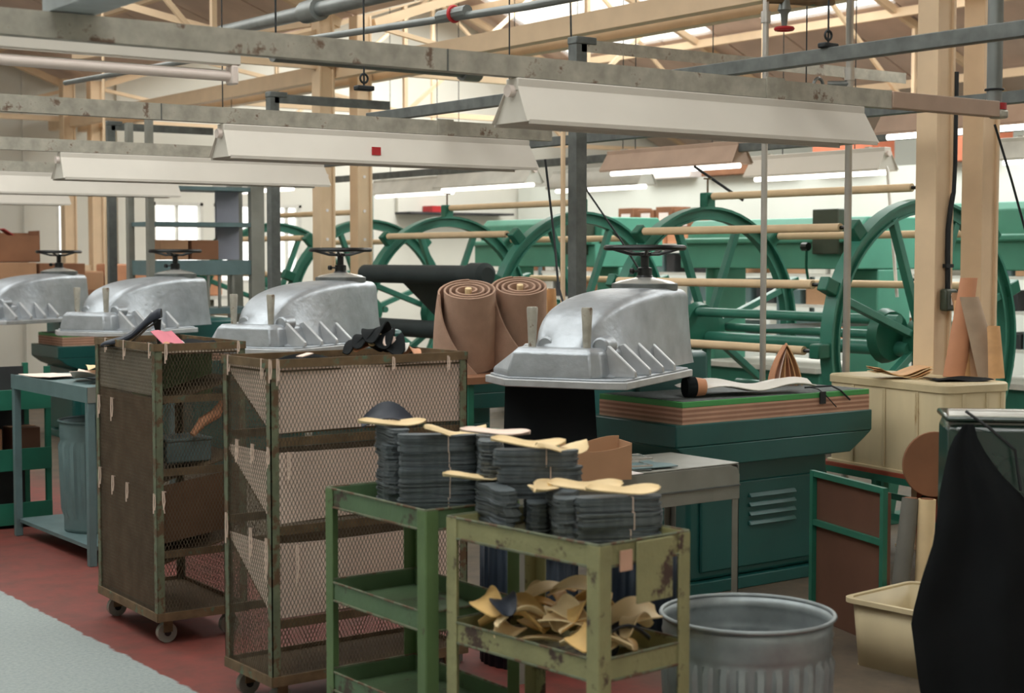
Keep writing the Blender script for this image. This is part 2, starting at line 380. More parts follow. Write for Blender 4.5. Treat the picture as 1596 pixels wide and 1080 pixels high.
# spreaders between the far columns
tag(MB().bx(6.955, 7.145, 18.26, 18.34, .9, 1.5).build('spreader_plate', 'cream'), 'cream plate joining the farthest column pair low down', 'bracket')
# switch box and cable on the nearest column
sb = thing('switch_box', 'dark green switch box on the nearest cream column', 'switch', (6.975, 5.51, 1.365))
MB().bx(-.048, .048, -.05, 0, -.06, .06).build('housing', 'switch', sb, bevel=.012)
MB().bx(-.012, .012, -.058, -.049, -.028, .032).build('toggle', 'paper', sb, bevel=.003)
pts = [(6.985, 5.5, 1.42), (6.985, 5.5, 1.5), (6.98, 5.5, 1.62), (6.982, 5.5, 1.75), (7.0, 5.5, 1.86), (7.02, 5.5, 1.95), (7.028, 5.5, 2.1), (7.03, 5.5, 2.6)]
cb = thing('power_cable', 'thick black cable running down the nearest cream column', 'cable')
MB().tube(pts, .014, 10).build('cable', 'wire', cb)
MB().bx(6.955, 7.015, 5.485, 5.512, 1.54, 1.56).build('clamp', 'wire', cb)

# ================================================================ LAMP RAILS AND LAMPS
RY = [4.48, 6.83, 9.25, 11.55, 13.9]
RL = ['nearest galvanised lamp rail crossing the whole top of the picture', 'second galvanised lamp rail, above the second press', 'third galvanised lamp rail', 'fourth galvanised lamp rail', 'farthest galvanised lamp rail']
for i, y in enumerate(RY):
    t = thing('lamp_rail', RL[i], 'rail', (0, y, 2.265), 0, 'galvanised lamp rails over the presses')
    m = MB(); m.bx(.6, 5.27, -.025, -.02, -.037, .037).bx(.6, 5.27, -.02, .025, .032, .037).bx(.6, 5.27, -.02, .025, -.037, -.032); m.build('channel', 'galv', t)
    MB().bx(4.52, 4.62, -.03, -.025, -.04, .045).build('splice_plate', 'galv', t, label='small joining plate')
    MB().bx(3.0, 3.005, -.0275, -.025, -.037, .037).build('joint', 'galvdark', t)
t = thing('conduit_box', 'cream square trunking at the right end of the nearest rail', 'trunking', (0, 4.48, 2.265))
MB().bx(5.275, 6.0, -.03, .03, -.035, .035).build('trunking', 'lampdark', t, bevel=.003)
MB().cyl((6.03, 0, 0), (6.03, 0, .03), .035, n=12).build('end_cap', 'red', t)
MB().bx(6.0, 6.06, -.035, .035, -.04, -.0).build('elbow', 'galv', t, bevel=.01)
def lamp(x0, y, label, L_=1.8, z=2.225, m='lamp', lit=False, along='x', group='fluorescent lamps on the rails'):
    t = thing('strip_lamp', label, 'lamp', (x0, y, z), 0 if along == 'x' else PI / 2, group)
    MB().bx(0, L_, -.035, .035, -.045, 0).build('housing', m, t, bevel=.004)
    for s in (-1, 1):
        g = MB(); g.add([(0, s * .035, -.03), (L_, s * .035, -.03), (L_ + .012, s * .105, -.155), (-.012, s * .105, -.155), (0, s * .03, -.03), (L_, s * .03, -.03), (L_, s * .1, -.155), (0, s * .1, -.155)],
                       [(0, 1, 2, 3), (7, 6, 5, 4), (0, 4, 5, 1), (1, 5, 6, 2), (2, 6, 7, 3), (3, 7, 4, 0)]); g.build('reflector', m, t, smooth=False)
        MB().bx(0, L_, min(s * .1, s * .106), max(s * .1, s * .106), -.165, -.15).build('reflector_lip', m, t)
    for x in (0.004, L_ - .006):
        MB().add([(x, -.035, -.03), (x, .035, -.03), (x, .1, -.155), (x, -.1, -.155), (x + .004, -.035, -.03), (x + .004, .035, -.03), (x + .004, .1, -.155), (x + .004, -.1, -.155)],
                 [(0, 1, 2, 3), (7, 6, 5, 4), (0, 4, 5, 1), (1, 5, 6, 2), (2, 6, 7, 3), (3, 7, 4, 0)]).build('end_plate', m, t, smooth=False)
    tz = -.175 if lit else -.11
    if lit:
        for xx in (.3, L_ - .3): MB().cyl((xx, 0, 0), (xx, 0, 3.66 + .359 * (x0 - 7.13) - z), .004, n=6).build('hanger', 'wire', t)
    MB().cyl((.02, 0, tz), (L_ - .02, 0, tz), .019, n=12).build('tube', 'tubelit' if lit else 'tube', t)
    MB().cyl((-.02, 0, -.045), (.03, 0, -.045), .022, n=12).build('end_knob', 'tube', t)
    MB().bx(.15, .19, -.02, .02, 0, .01).bx(L_ - .19, L_ - .15, -.02, .02, 0, .01).build('hanger', 'galv', t)
    return t
l1 = lamp(3.29, 4.48, 'large cream reflector lamp under the nearest rail, above the front press')
l2 = lamp(3.31, 6.83, 'cream reflector lamp with a red sticker under the second rail')
MB().bx(.78, .83, -.09, -.084, -.12, -.08).build('sticker', 'red', l2); l2.children
lamp(3.42, 9.25, 'cream reflector lamp under the third rail, third from the front')
lamp(3.4, 11.55, 'cream reflector lamp under the fourth rail, ending behind the grey rack')
lamp(3.4, 13.9, 'farthest cream reflector lamp at the left edge')
# bare batten nearest at the upper left
t = thing('batten_lamp', 'white bare batten with an open tube at the upper left', 'lamp', (1.05, 5.72, 2.42))
MB().bx(0, 1.8, -.03, .03, -.065, .03).build('housing', 'lamp', t, bevel=.004)
MB().bx(0, 1.8, .03, .1, -.085, -.08).build('reflector', 'lamp', t)
MB().cyl((.0, -.0, -.108), (1.77, 0, -.108), .02, n=12).build('tube', 'tube', t)
MB().bx(1.76, 1.79, -.03, .03, -.14, -.065).build('lamp_holder', 'tube', t, bevel=.006)
# rails running down the shed on top of the others
tag(MB().bx(1.63, 1.77, 2.6, 4.52, 2.305, 2.315).bx(1.63, 1.637, 2.6, 4.52, 2.315, 2.37).bx(1.763, 1.77, 2.6, 4.52, 2.315, 2.37).build('cable_tray', 'tray'), 'pale wide galvanised tray lying across the nearest rail at upper left', 'tray')
tag(MB().bx(4.57, 4.62, 2.4, 7.6, 2.345, 2.40).build('cross_rail', 'galvdark', bevel=.003), 'dark cross rail hung just right of the front lamp', 'rail')
tag(MB().bx(6.47, 6.53, 2.2, 11.5, 2.34, 2.40).build('cross_rail', 'galvdark', bevel=.003), 'long dark cross rail between the presses and the columns', 'rail')
tag(MB().bx(7.9, 7.96, 3, 14.5, 2.34, 2.40).build('cross_rail', 'galvdark', bevel=.003), 'long dark cross rail above the green wheel machines', 'rail')
# posts with top rails
PL = ['tall galvanised post standing behind the front press', 'tall galvanised post behind the second press', 'tall galvanised post left of the grey rack']
for i, y in enumerate((6.56, 10.0, 12.97)):
    t = thing('strut_post', PL[i], 'post', (5.25, y, 0), 0, 'galvanised posts behind the presses')
    m = MB(); m.bx(-.035, -.03, -.035, .035, 0, 2.74).bx(-.03, .035, -.035, -.03, 0, 2.74).bx(-.03, .035, .03, .035, 0, 2.74).bx(.03, .035, -.03, -.012, 0, 2.74).bx(.03, .035, .012, .03, 0, 2.74); m.build('upright', 'galvdark', t)
    m = MB(); m.bx(.0, 2.6 if i == 0 else .95, -.035, -.03, 2.68, 2.745).bx(0, 2.6 if i == 0 else .95, -.03, .03, 2.74, 2.745); m.build('arm', 'galv' if i == 0 else 'galvdark', t)
    MB().bx(-.04, .1, -.04, .04, 2.72, 2.76).build('corner_bracket', 'galvdark', t, bevel=.006)
    MB().bx(-.07, .07, -.07, .07, 0, .012).build('base_plate', 'galvdark', t)
# hanging rods
def rod(x, y, z0, z1, label, r=.004, m='wire', hook=False):
    t = thing('hanger_rod', label, 'rod', (x, y, z0))
    MB().cyl((0, 0, 0), (0, 0, z1 - z0), r, n=6).build('rod', m, t)
    if hook:
        MB().torus((0, 0, .03), .018, .005, 14, 6, 'y').build('hook', 'wire', t); MB().bx(-.04, .04, -.02, .02, -.02, .0).build('foot', 'wire', t, bevel=.005)
    return t
rod(4.595, 4.2, 2.42, 3.4, 'thin rod with hook holding the dark cross rail', hook=True)
rod(6.5, 6.1, 2.42, 3.3, 'thin rod with hook right of the red valve', hook=True)
rod(3.36, 5.6, 2.3, 4.0, 'thin rod hanging at the top centre', hook=True)
rod(3.02, 5.72, 2.46, 4.2, 'thin rod hanging at the top above the batten lamp')
rod(4.5, 9.25, 2.31, 3.9, 'thin rod holding the third rail')
rod(5.0, 6.83, 2.31, 3.9, 'thin rod holding the second rail', hook=True)
tag(MB().tube([(5.05, 12.6, 0), (5.05, 12.6, 3.7)], .012, 8).build('conduit_drop', 'cream'), 'thin cream conduit dropping behind the third press', 'conduit')
tag(MB().tube([(5.09, 6.48, 0), (5.09, 6.48, 2.6)], .013, 8).build('conduit_drop', 'cream'), 'thin cream conduit dropping left of the galvanised post', 'conduit')

# background lamps running down the shed
for i, (x, y, z, ll, m_, l) in enumerate([
        (7.93, 8.05, 2.42, 1.45, 'lampdark', 'dusty lamp hanging over the first green wheel machine'),
        (8.6, 7.3, 2.36, 1.3, 'lamp', 'pale lit lamp right of the front lamp, over the machines'),
        (7.75, 5.0, 2.52, 1.6, 'lampdark', 'dusty lamp behind the nearest columns'),
        (8.55, 11.3, 2.42, 1.5, 'shelf', 'lit lamp left of the galvanised post, far back'),
        (8.9, 13.1, 2.42, 1.5, 'shelf', 'lit lamp farther back over the dark fabric rolls'),
        (8.4, 9.6, 2.34, 1.2, 'shelf', 'small lit lamp right behind the galvanised post'),
        (7.2, 13.3, 2.42, 1.6, 'shelf', 'lit lamp far back beside the middle columns'),
        (9.6, 5.5, 2.45, 1.6, 'shelf', 'lit lamp far right beyond the columns')]):
    lamp(x, y, l, ll, z, m_, True, 'y', 'lit lamps over the green machines')

# ================================================================ OVERHEAD PIPES
def pipe(name, pts, r, m, label, cat='pipe', fit=()):
    t = thing(name, label, cat)
    MB().tube(pts, r, 12).build('pipe', m, t)
    for a, b, rr in fit: MB().cyl(a, b, rr, n=14).build('collar', m, t)
    return t
pipe('water_pipe', [(5.35, 11.0, 3.3), (4.9, 7.0, 3.12), (4.75, 5.0, 3.1)], .05, 'pipe', 'thick grey pipe rising at the top left of centre', fit=[((5.16, 9.35, 3.225), (5.13, 9.1, 3.215), .075)])
pipe('duct_pipe', [(5.2, 9.9, 3.02), (6.9, 9.9, 3.02)], .065, 'pipe', 'dark blunt pipe crossing behind the thin conduit', fit=[((6.8, 9.9, 3.02), (6.95, 9.9, 3.02), .09)])
t = pipe('valve_pipe', [(4.5, 12.0, 2.95), (4.52, 8.0, 2.86), (4.5, 6.0, 2.78), (4.5, 4.0, 2.75)], .02, 'pipe', 'thin conduit with a red valve at the top centre')
MB().torus((4.5, 6.62, 2.82), .035, .011, 20, 6, 'y').build('valve_wheel', 'red', t, label='small red valve wheel')
MB().cyl((4.5, 6.5, 2.82), (4.5, 6.75, 2.82), .032, n=10).build('valve_body', 'pipe', t)
pipe('steel_pipe', [(6.08, 6.0, 0), (6.08, 6.0, 3.6)], .017, 'chrome', 'bright vertical pipe behind the front press table', fit=[((6.08, 6.0, 2.84), (6.08, 6.0, 2.9), .026)])
pts = [(6.74, 6.0, 0), (6.74, 6.0, 2.68), (6.72, 5.985, 2.79), (6.67, 5.94, 2.94), (6.64, 5.91, 3.08), (6.64, 5.91, 3.7)]
t = pipe('bent_pipe', pts, .021, 'chrome', 'bright vertical pipe with a bend left of the columns', fit=[((6.74, 6.0, 2.58), (6.74, 6.0, 2.65), .029)])
MB().cyl((6.74, 6.0, 2.56), (6.66, 6.09, 2.56), .02, n=10).build('valve_body', 'pipe', t)
MB().torus((6.63, 6.13, 2.56), .036, .01, 18, 6, 'y').build('valve_wheel', 'pipe', t)
t = thing('overhead_valve', 'pipe fitting with red hand wheel above the front lamp', 'valve', (6.2, 6.0, 2.92))
MB().tube([(-.13, 0, .04), (.0, 0, .05), (.25, .0, .06), (.5, .1, .1)], .02, 10).build('pipe', 'rust', t)
MB().rings([((.02, 0, .1), .024), ((.02, 0, .03), .03), ((.02, 0, .0), .038), ((.02, 0, -.02), .022), ((.02, 0, -.09), .014)], 12).build('valve_body', 'pipe', t)
MB().torus((.02, 0, -.1), .045, .011, 22, 6).build('hand_wheel', 'red', t, label='red hand wheel')
g = MB(); [g.bar((.02, 0, -.1), (.02 + .045 * math.cos(a), .045 * math.sin(a), -.1), .01, .008) for a in (0, 2.1, 4.2)]; g.build('spoke', 'red', t)
t = pipe('conduit_riser', [(6.05, 4.52, 2.3), (6.05, 4.52, 3.3)], .035, 'pipe', 'galvanised riser clamped beside the right columns')
for z in (2.36, 2.62): MB().torus((6.05, 4.52, z), .04, .005, 18, 6).build('clamp', 'wire', t)
tag(MB().tube([(6.03, 4.5, 2.2), (6.12, 4.47, 1.95), (6.17, 4.42, 1.7), (6.2, 4.4, 1.4)], .006, 6).build('hanging_cable', 'wire'), 'thin dark cable slanting down at the right edge', 'cable')
tag(MB().tube([(4.95, 6.45, 2.1), (4.97, 6.4, 1.7), (4.92, 6.3, 1.45), (4.88, 6.2, 1.35)], .006, 6).build('hanging_cable', 'wire'), 'thin dark cable hanging beside the cream conduit', 'cable')
tag(MB().tube([(6.04, 7.65, 4.0), (6.05, 7.6, 2.3), (6.08, 7.5, 2.0), (6.18, 7.3, 1.7), (6.3, 7.2, 1.45)], .006, 6).build('hanging_cable', 'wire'), 'thin dark cable with a knot falling right of the post', 'cable')
tag(MB().tube([(7.8, 8.4, 2.25), (7.9, 8.2, 2.1), (8.0, 8.1, 2.0)], .011, 6).build('hanging_cable', 'wire'), 'short thick cable dropping to the top of the green machine', 'cable')
tag(MB().tube([(8.6, 7.38, 2.36), (8.6, 7.3, 2.2), (8.6, 7.2, 1.32)], .012, 6).build('hanging_cable', 'whitewire'), 'white cable hanging behind the large green wheel', 'cable')

# ================================================================ GREEN WHEEL MACHINES
def ring(t, y, sp):
    Rr = .86; g = MB(); n = 56
    secs = []
    prof = [(Rr - .0, -.045), (Rr, .045), (Rr - .018, .045), (Rr - .018, .012), (Rr - .075, .012), (Rr - .075, .03), (Rr - .09, .03), (Rr - .09, -.03), (Rr - .075, -.03), (Rr - .075, -.012), (Rr - .018, -.012), (Rr - .018, -.045)]
    k = len(prof); vs = []; fs = []
    for i in range(n):
        a = 2 * PI * i / n
        for r, h in prof: vs.append((r * math.cos(a), y + h, 1.09 + r * math.sin(a)))
    for i in range(n):
        for j in range(k):
            fs.append((i * k + j, ((i + 1) % n) * k + j, ((i + 1) % n) * k + (j + 1) % k, i * k + (j + 1) % k))
    g.add(vs, fs); g.build('wheel_rim', 'green', t)
    for a in sp:
        MB().bar((0, y, 1.09), (.79 * math.cos(R(a)), y, 1.09 + .79 * math.sin(R(a))), .05, .045).build('spoke', 'green', t, bevel=.004)
    MB().rings([((0, y - .06, 1.09), .09), ((0, y - .04, 1.09), .14), ((0, y + .04, 1.09), .14), ((0, y + .06, 1.09), .09)], 20).build('hub', 'greendk', t)
    for s in (-1, 1): MB().bar((s * .35, y, 0), (s * .28, y, .32), .09, .09).build('leg', 'greendk', t, bevel=.005)
    MB().bar((-.55, y, .03), (.55, y, .03), .1, .06).build('foot', 'greendk', t, bevel=.005)
def wheel_machine(y0, L_, label, black=False):
    t = thing('fabric_wheel_machine', label, 'machine', (7.66, y0, 0), 0, 'green fabric wheel machines')
    ring(t, 0, (20, 68, 112, 160, 215, 270, 325)); ring(t, L_, (20, 68, 112, 160, 215, 270, 325))
    for a, dz in ((90, 1), (133, 1), (158, 1), (182, 1), (45, 0), (20, 0)):
        rr = .93; x = rr * math.cos(R(a)); z = 1.09 + rr * math.sin(R(a))
        ro = MB().cyl((x, .1, z), (x, L_ - .06, z), .026, n=14).build('roller', 'card', t)
        MB().cyl((x, -.03, z), (x, L_ + .03, z), .011, n=8).build('roller_axle', 'black', ro)
        for yy in (0, L_):
            MB().bar((.84 * math.cos(R(a)), yy, 1.09 + .84 * math.sin(R(a))), (x * 1.03, yy, 1.09 + (z - 1.09) * 1.03), .075, .085).build('bracket', 'greendk', t, bevel=.008)
        if a == 90:
            for yy in (0, L_):
                g = MB(); g.cyl((0, yy, z + .02), (0, yy, z + .13), .007, n=6).cyl((-.035, yy, z + .125), (.035, yy, z + .125), .006, n=6); g.build('clamp_screw', 'rust', t)
    for x, z, r in ((-.22, 1.22, .032), (-.12, 1.04, .045), (.2, 1.1, .03), (0, .45, .035), (.3, .7, .03)):
        MB().cyl((x, 0, z), (x, L_, z), r, n=14).build('cross_tube', 'green', t)
    MB().bar((-.1, .1, 1.2), (-.2, L_ * .6, 1.14), .03, .03).build('tie_rod', 'tray', t)
    for yy in (.12, L_ - .12): MB().rings([((-.17, yy - .03, 1.12), .15), ((-.17, yy + .03, 1.12), .17)], 18).build('side_plate', 'greendk', t)
    if black:
        for a, r1 in ((158, .075), (183, .07)):
            rr = .99; x = rr * math.cos(R(a)); z = 1.09 + rr * math.sin(R(a))
            rr_ = MB().rings([((x, -.05, z), .06), ((x, -.02, z), r1 + .02), ((x, .15, z), r1 + .02), ((x, .17, z), r1), ((x, L_ - .15, z), r1), ((x, L_ - .12, z), .04)], 18).build('fabric_roll', 'roll', t, label='dark roll of fabric wound on a roller')
        MB().sheet(lambda u, v: (-.9 + .35 * v, .1 + 1.1 * u + .35 * v * (1 - 2 * u) * .6, 1.42 - .42 * v), 6, 8, .006).build('fabric_web', 'roll', t, label='dark fabric sagging between rolls')
    return t
wheel_machine(6.21, 1.9, 'nearest green wheel machine, right of the front press')
wheel_machine(9.53, 1.85, 'middle green wheel machine carrying dark fabric rolls', True)
wheel_machine(12.72, 1.85, 'farthest green wheel machine, behind the middle columns')

# beam presses beyond
def beam_press(y0, y1, label, zt=2.05, x=9.5):
    t = thing('beam_press', label, 'machine', (x, y0, 0), 0, 'pale green beam presses')
    L_ = y1 - y0
    MB().extr([(0, 1.5), (0, 1.72), (.08, 1.76), (.1, zt - .06), (.16, zt), (.8, zt), (.86, zt - .06), (.86, 1.5)], 'y', 0, L_).build('cross_beam', 'greenlt', t, bevel=.01)
    MB().bx(-.05, .12, .0, L_, 1.71, 1.76).build('ledge', 'greenlt', t, bevel=.015)
    for yy, ww in ((0.0, .34), (L_ - .12, .12)): MB().bx(.3, .7, yy, yy + ww, 0, 1.5).build('side_column', 'greenlt', t, bevel=.015)
    MB().bx(-.02, .82, .32, L_ - .32, .2, .66).build('bed', 'green', t, bevel=.01)
    MB().bx(-.08, .84, .3, L_ - .3, .66, .70).build('bed_top', 'shelf', t)
    MB().bx(-.06, .08, .1, .38, 1.62, 1.98).build('control_box', 'switch', t, bevel=.01)
    MB().tube([(-.02, .45, 1.4), (-.08, .42, 1.52), (-.12, .38, 1.66)], .012, 6).build('lever', 'greendk', t)
    MB().cyl((-.12, .36, 1.68), (-.12, .42, 1.68), .035, n=10).build('lever_knob', 'black', t)
    return t
beam_press(5.0, 7.6, 'green beam press behind the nearest wheel and columns', 2.0)
beam_press(8.4, 10.4, 'pale green beam press with dark control box, behind the first machine', 1.92)
beam_press(11.6, 13.6, 'pale green beam press behind the dark fabric rolls', 1.98)

# ================================================================ BACK SHELVING AND STOCK
def rack(x, y0, y1, zs, label, dep=.5):
    t = thing('storage_rack', label, 'rack', (x, y0, 0))
    n = max(1, round((y1 - y0) / 1.5))
    for k in range(n + 1):
        for xx in (0, dep): MB().bx(xx - .02, xx + .02, (y1 - y0) * k / n - .02, (y1 - y0) * k / n + .02, 0, zs[-1] + .05).build('upright', 'bluegrey', t)
    for z in zs: MB().bx(0, dep, 0, y1 - y0, z - .03, z).build('shelf', 'shelf', t)
    return t
rack(12.2, 7.6, 17.4, [.35, .75, 1.1, 1.42, 1.75], 'long pale shelving with stock along the back, behind the machines')
cols = [('kraft', 'brown', 'cardboard_box', 'box'), ('darkstock', 'dark', 'stock_bundle', 'bundle'), ('shelf', 'white', 'stock_carton', 'carton'), ('orange', 'orange', 'stock_carton', 'carton'), ('kraftdk', 'dark brown', 'cardboard_box', 'box'), ('bluegrey', 'blue-grey', 'stock_bundle', 'bundle')]
ZN = {.75: 'lowest seen', 1.1: 'second', 1.42: 'third', 1.75: 'top'}
for z in (.75, 1.1, 1.42, 1.75):
    y = 7.8
    while y < 17.0:
        wd = random.uniform(.14, .34); h = random.uniform(.14, .27); c = random.choice(cols)
        if random.random() < .82:
            o = MB().bx(0, .36, 0, wd, 0, h).build(c[2], c[0], bevel=.01)
            tag(o, 'small %s %s on the %s shelf of the far stock rack' % (c[1], c[3], ZN[z]), c[3], 'stock on the back shelving', (12.24, y, z))
        y += wd + random.uniform(.02, .12)
for k, (y, l) in enumerate(((13.3, 'first'), (13.62, 'second'), (13.94, 'third'), (14.3, 'last'))):
    q = thing('labelled_carton', '%s from the right of four cartons with white labels above the green machines' % l, 'carton', (12.3, y, 1.751), 0, 'cartons with white labels')
    MB().bx(0, .3, 0, .28, 0, .40 + .03 * (k % 2)).build('carton_body', 'kraftdk', q, bevel=.006); MB().bx(-.004, 0, .06, .22, .2, .36).build('label', 'paper', q)
# clutter on the partition
for (y, wd, h, m_, nm, l, cat) in [(12.0, .9, .34, 'crateorange', 'orange_crate', 'orange crate on top of the partition, left of the columns', 'crate'), (10.4, .7, .34, 'crateorange', 'orange_crate', 'orange crate on top of the partition at the right edge', 'crate'),
                         (13.2, 1.6, .14, 'kraftdk', 'flat_carton', 'flat brown carton on the partition behind the bent pipe', 'carton'), (16.3, 1.5, .14, 'kraftdk', 'flat_carton', 'flat brown carton on the partition behind the galvanised post', 'carton'),
                         (15.0, .9, .3, 'paper', 'white_carton', 'white carton on the partition between the two bright pipes', 'carton')]:
    tag(MB().bx(0, .4, 0, wd, 0, h).build(nm, m_, bevel=.01), l, cat, None, (13.86, y, 2.62))
g = thing('wall_shelf', 'dark wall shelf with a red box high on the far wall', 'shelf', (13.5, 18.8, 2.2))
MB().bx(-1.6, .2, -.2, .2, 0, .03).build('board', 'darkstock', g)
MB().bx(-1.2, -1.0, -.15, .1, .031, .12).build('red_box', 'red', g)
MB().bx(-1.6, .2, .12, .18, .03, .35).build('back_board', 'wall', g)
tag(MB().bx(-.06, .06, -.06, .06, 0, 2.5).build('blue_post', 'bluegrey'), 'blue-grey post at the far wall left of the green machine', 'post', None, (11.2, 18.6, 0))
for i, (x, y) in enumerate(((11.5, 15.2), (11.5, 14.2))):
    pass
# grey rack behind third press
t = thing('grey_rack', 'tall grey metal rack behind the third press', 'rack', (5.12, 11.85, 0))
for x, wd in ((0, .05), (.94, .12)):
    for yy in (0, .4): MB().bx(x - wd / 2, x + wd / 2, yy - .03, yy + .03, 0, 2.69 if x == 0 else 2.2).build('upright', 'greymetal', t)
for z, h in ((2.17, .03), (1.88, .035), (1.57, .12), (1.18, .05), (.6, .06)): MB().bx(0, .94, -.02, .4, z - h, z).build('shelf', 'bluegrey', t)
MB().bx(.68, .88, .2, .24, 1.575, 2.14).build('side_panel', 'panelblue', t)
for x in (.5, .6, .72): MB().bx(x - .01, x + .01, -.01, .01, 1.18, 1.45).build('divider', 'greymetal', t)
# cardboard at far left, on a bench
t = thing('pallet_bench', 'low bench carrying brown cartons at the left edge', 'bench', (5.0, 15.9, 0))
MB().bx(-.3, 1.15, -.3, .6, 1.2, 1.26).build('bench_top', 'kraftdk', t)
for x in (-.25, 1.1):
    for yy in (-.25, .55): MB().bx(x - .03, x + .03, yy - .03, yy + .03, 0, 1.2).build('leg', 'greymetal', t)
CB = [(5.1, 15.75, 1.26, .48, .5, .28, 'kraft', 'cardboard carton at the very left, lower row'), (5.61, 15.75, 1.26, .48, .5, .27, 'kraftdk', 'darker cardboard carton beside the far wheel, lower row'), (4.88, 15.85, 1.545, .75, .4, .27, 'kraftdk', 'big open brown carton tilted on top at the left edge')]
for x, y, z, a, b, h, m_, l in CB:
    t = thing('cardboard_carton', l, 'carton', (x, y, z), .02 if z < 1.4 else -.08)
    if 'open' in l:
        g = MB(); g.bx(0, a, 0, .01, 0, h).bx(0, a, b - .01, b, 0, h + .03).bx(0, .01, 0, b, 0, h).bx(a - .01, a, 0, b, 0, h + .05).bx(0, a, 0, b, 0, .01); g.build('carton_body', m_, t)
        MB().sheet(lambda u, v: (.3 + .3 * u, .1 + .2 * v, h + .02 + .05 * math.sin(5 * u)), 5, 3, .01).build('red_lining', 'red', t)
    else:
        MB().bx(0, a, 0, b, 0, h).build('carton_body', m_, t, bevel=.006); MB().bx(0, a, b / 2 - .03, b / 2 + .03, h, h + .003).build('tape', 'kraft', t)
for i, (x, y, z, m_, l) in enumerate([(5.35, 11.9, 1.575, 'kraft', 'small brown carton on the grey rack, left'), (5.62, 11.9, 1.575, 'kraftdk', 'small dark brown carton on the grey rack, right')]):
    t = thing('small_carton', l, 'carton', (x, y, z)); MB().bx(-.12, .12, 0, .3, 0, .16).build('carton_body', m_, t, bevel=.005); MB().bx(-.12, .12, .13, .17, .16, .162).build('tape', 'kraft', t)
t = thing('stock_table', 'low table with brown parcels behind the far posts', 'table', (6.55, 16.2, 0))
MB().bx(-.35, 1.4, 0, .6, 1.12, 1.16).build('table_top', 'shelf', t)
for x in (-.3, 1.3): MB().bx(x - .03, x + .03, .27, .33, 0, 1.12).build('leg', 'greymetal', t)
for k in range(6):
    tag(MB().bx(0, .23, 0, .3, 0, random.uniform(.2, .4)).build('parcel', random.choice(['kraft', 'kraftdk', 'orange']), bevel=.02), 'brown parcel on the low table behind the far posts', 'parcel', 'brown parcels behind the far posts', (6.25 + k * .28, 16.22, 1.16), .1 * (k % 2))

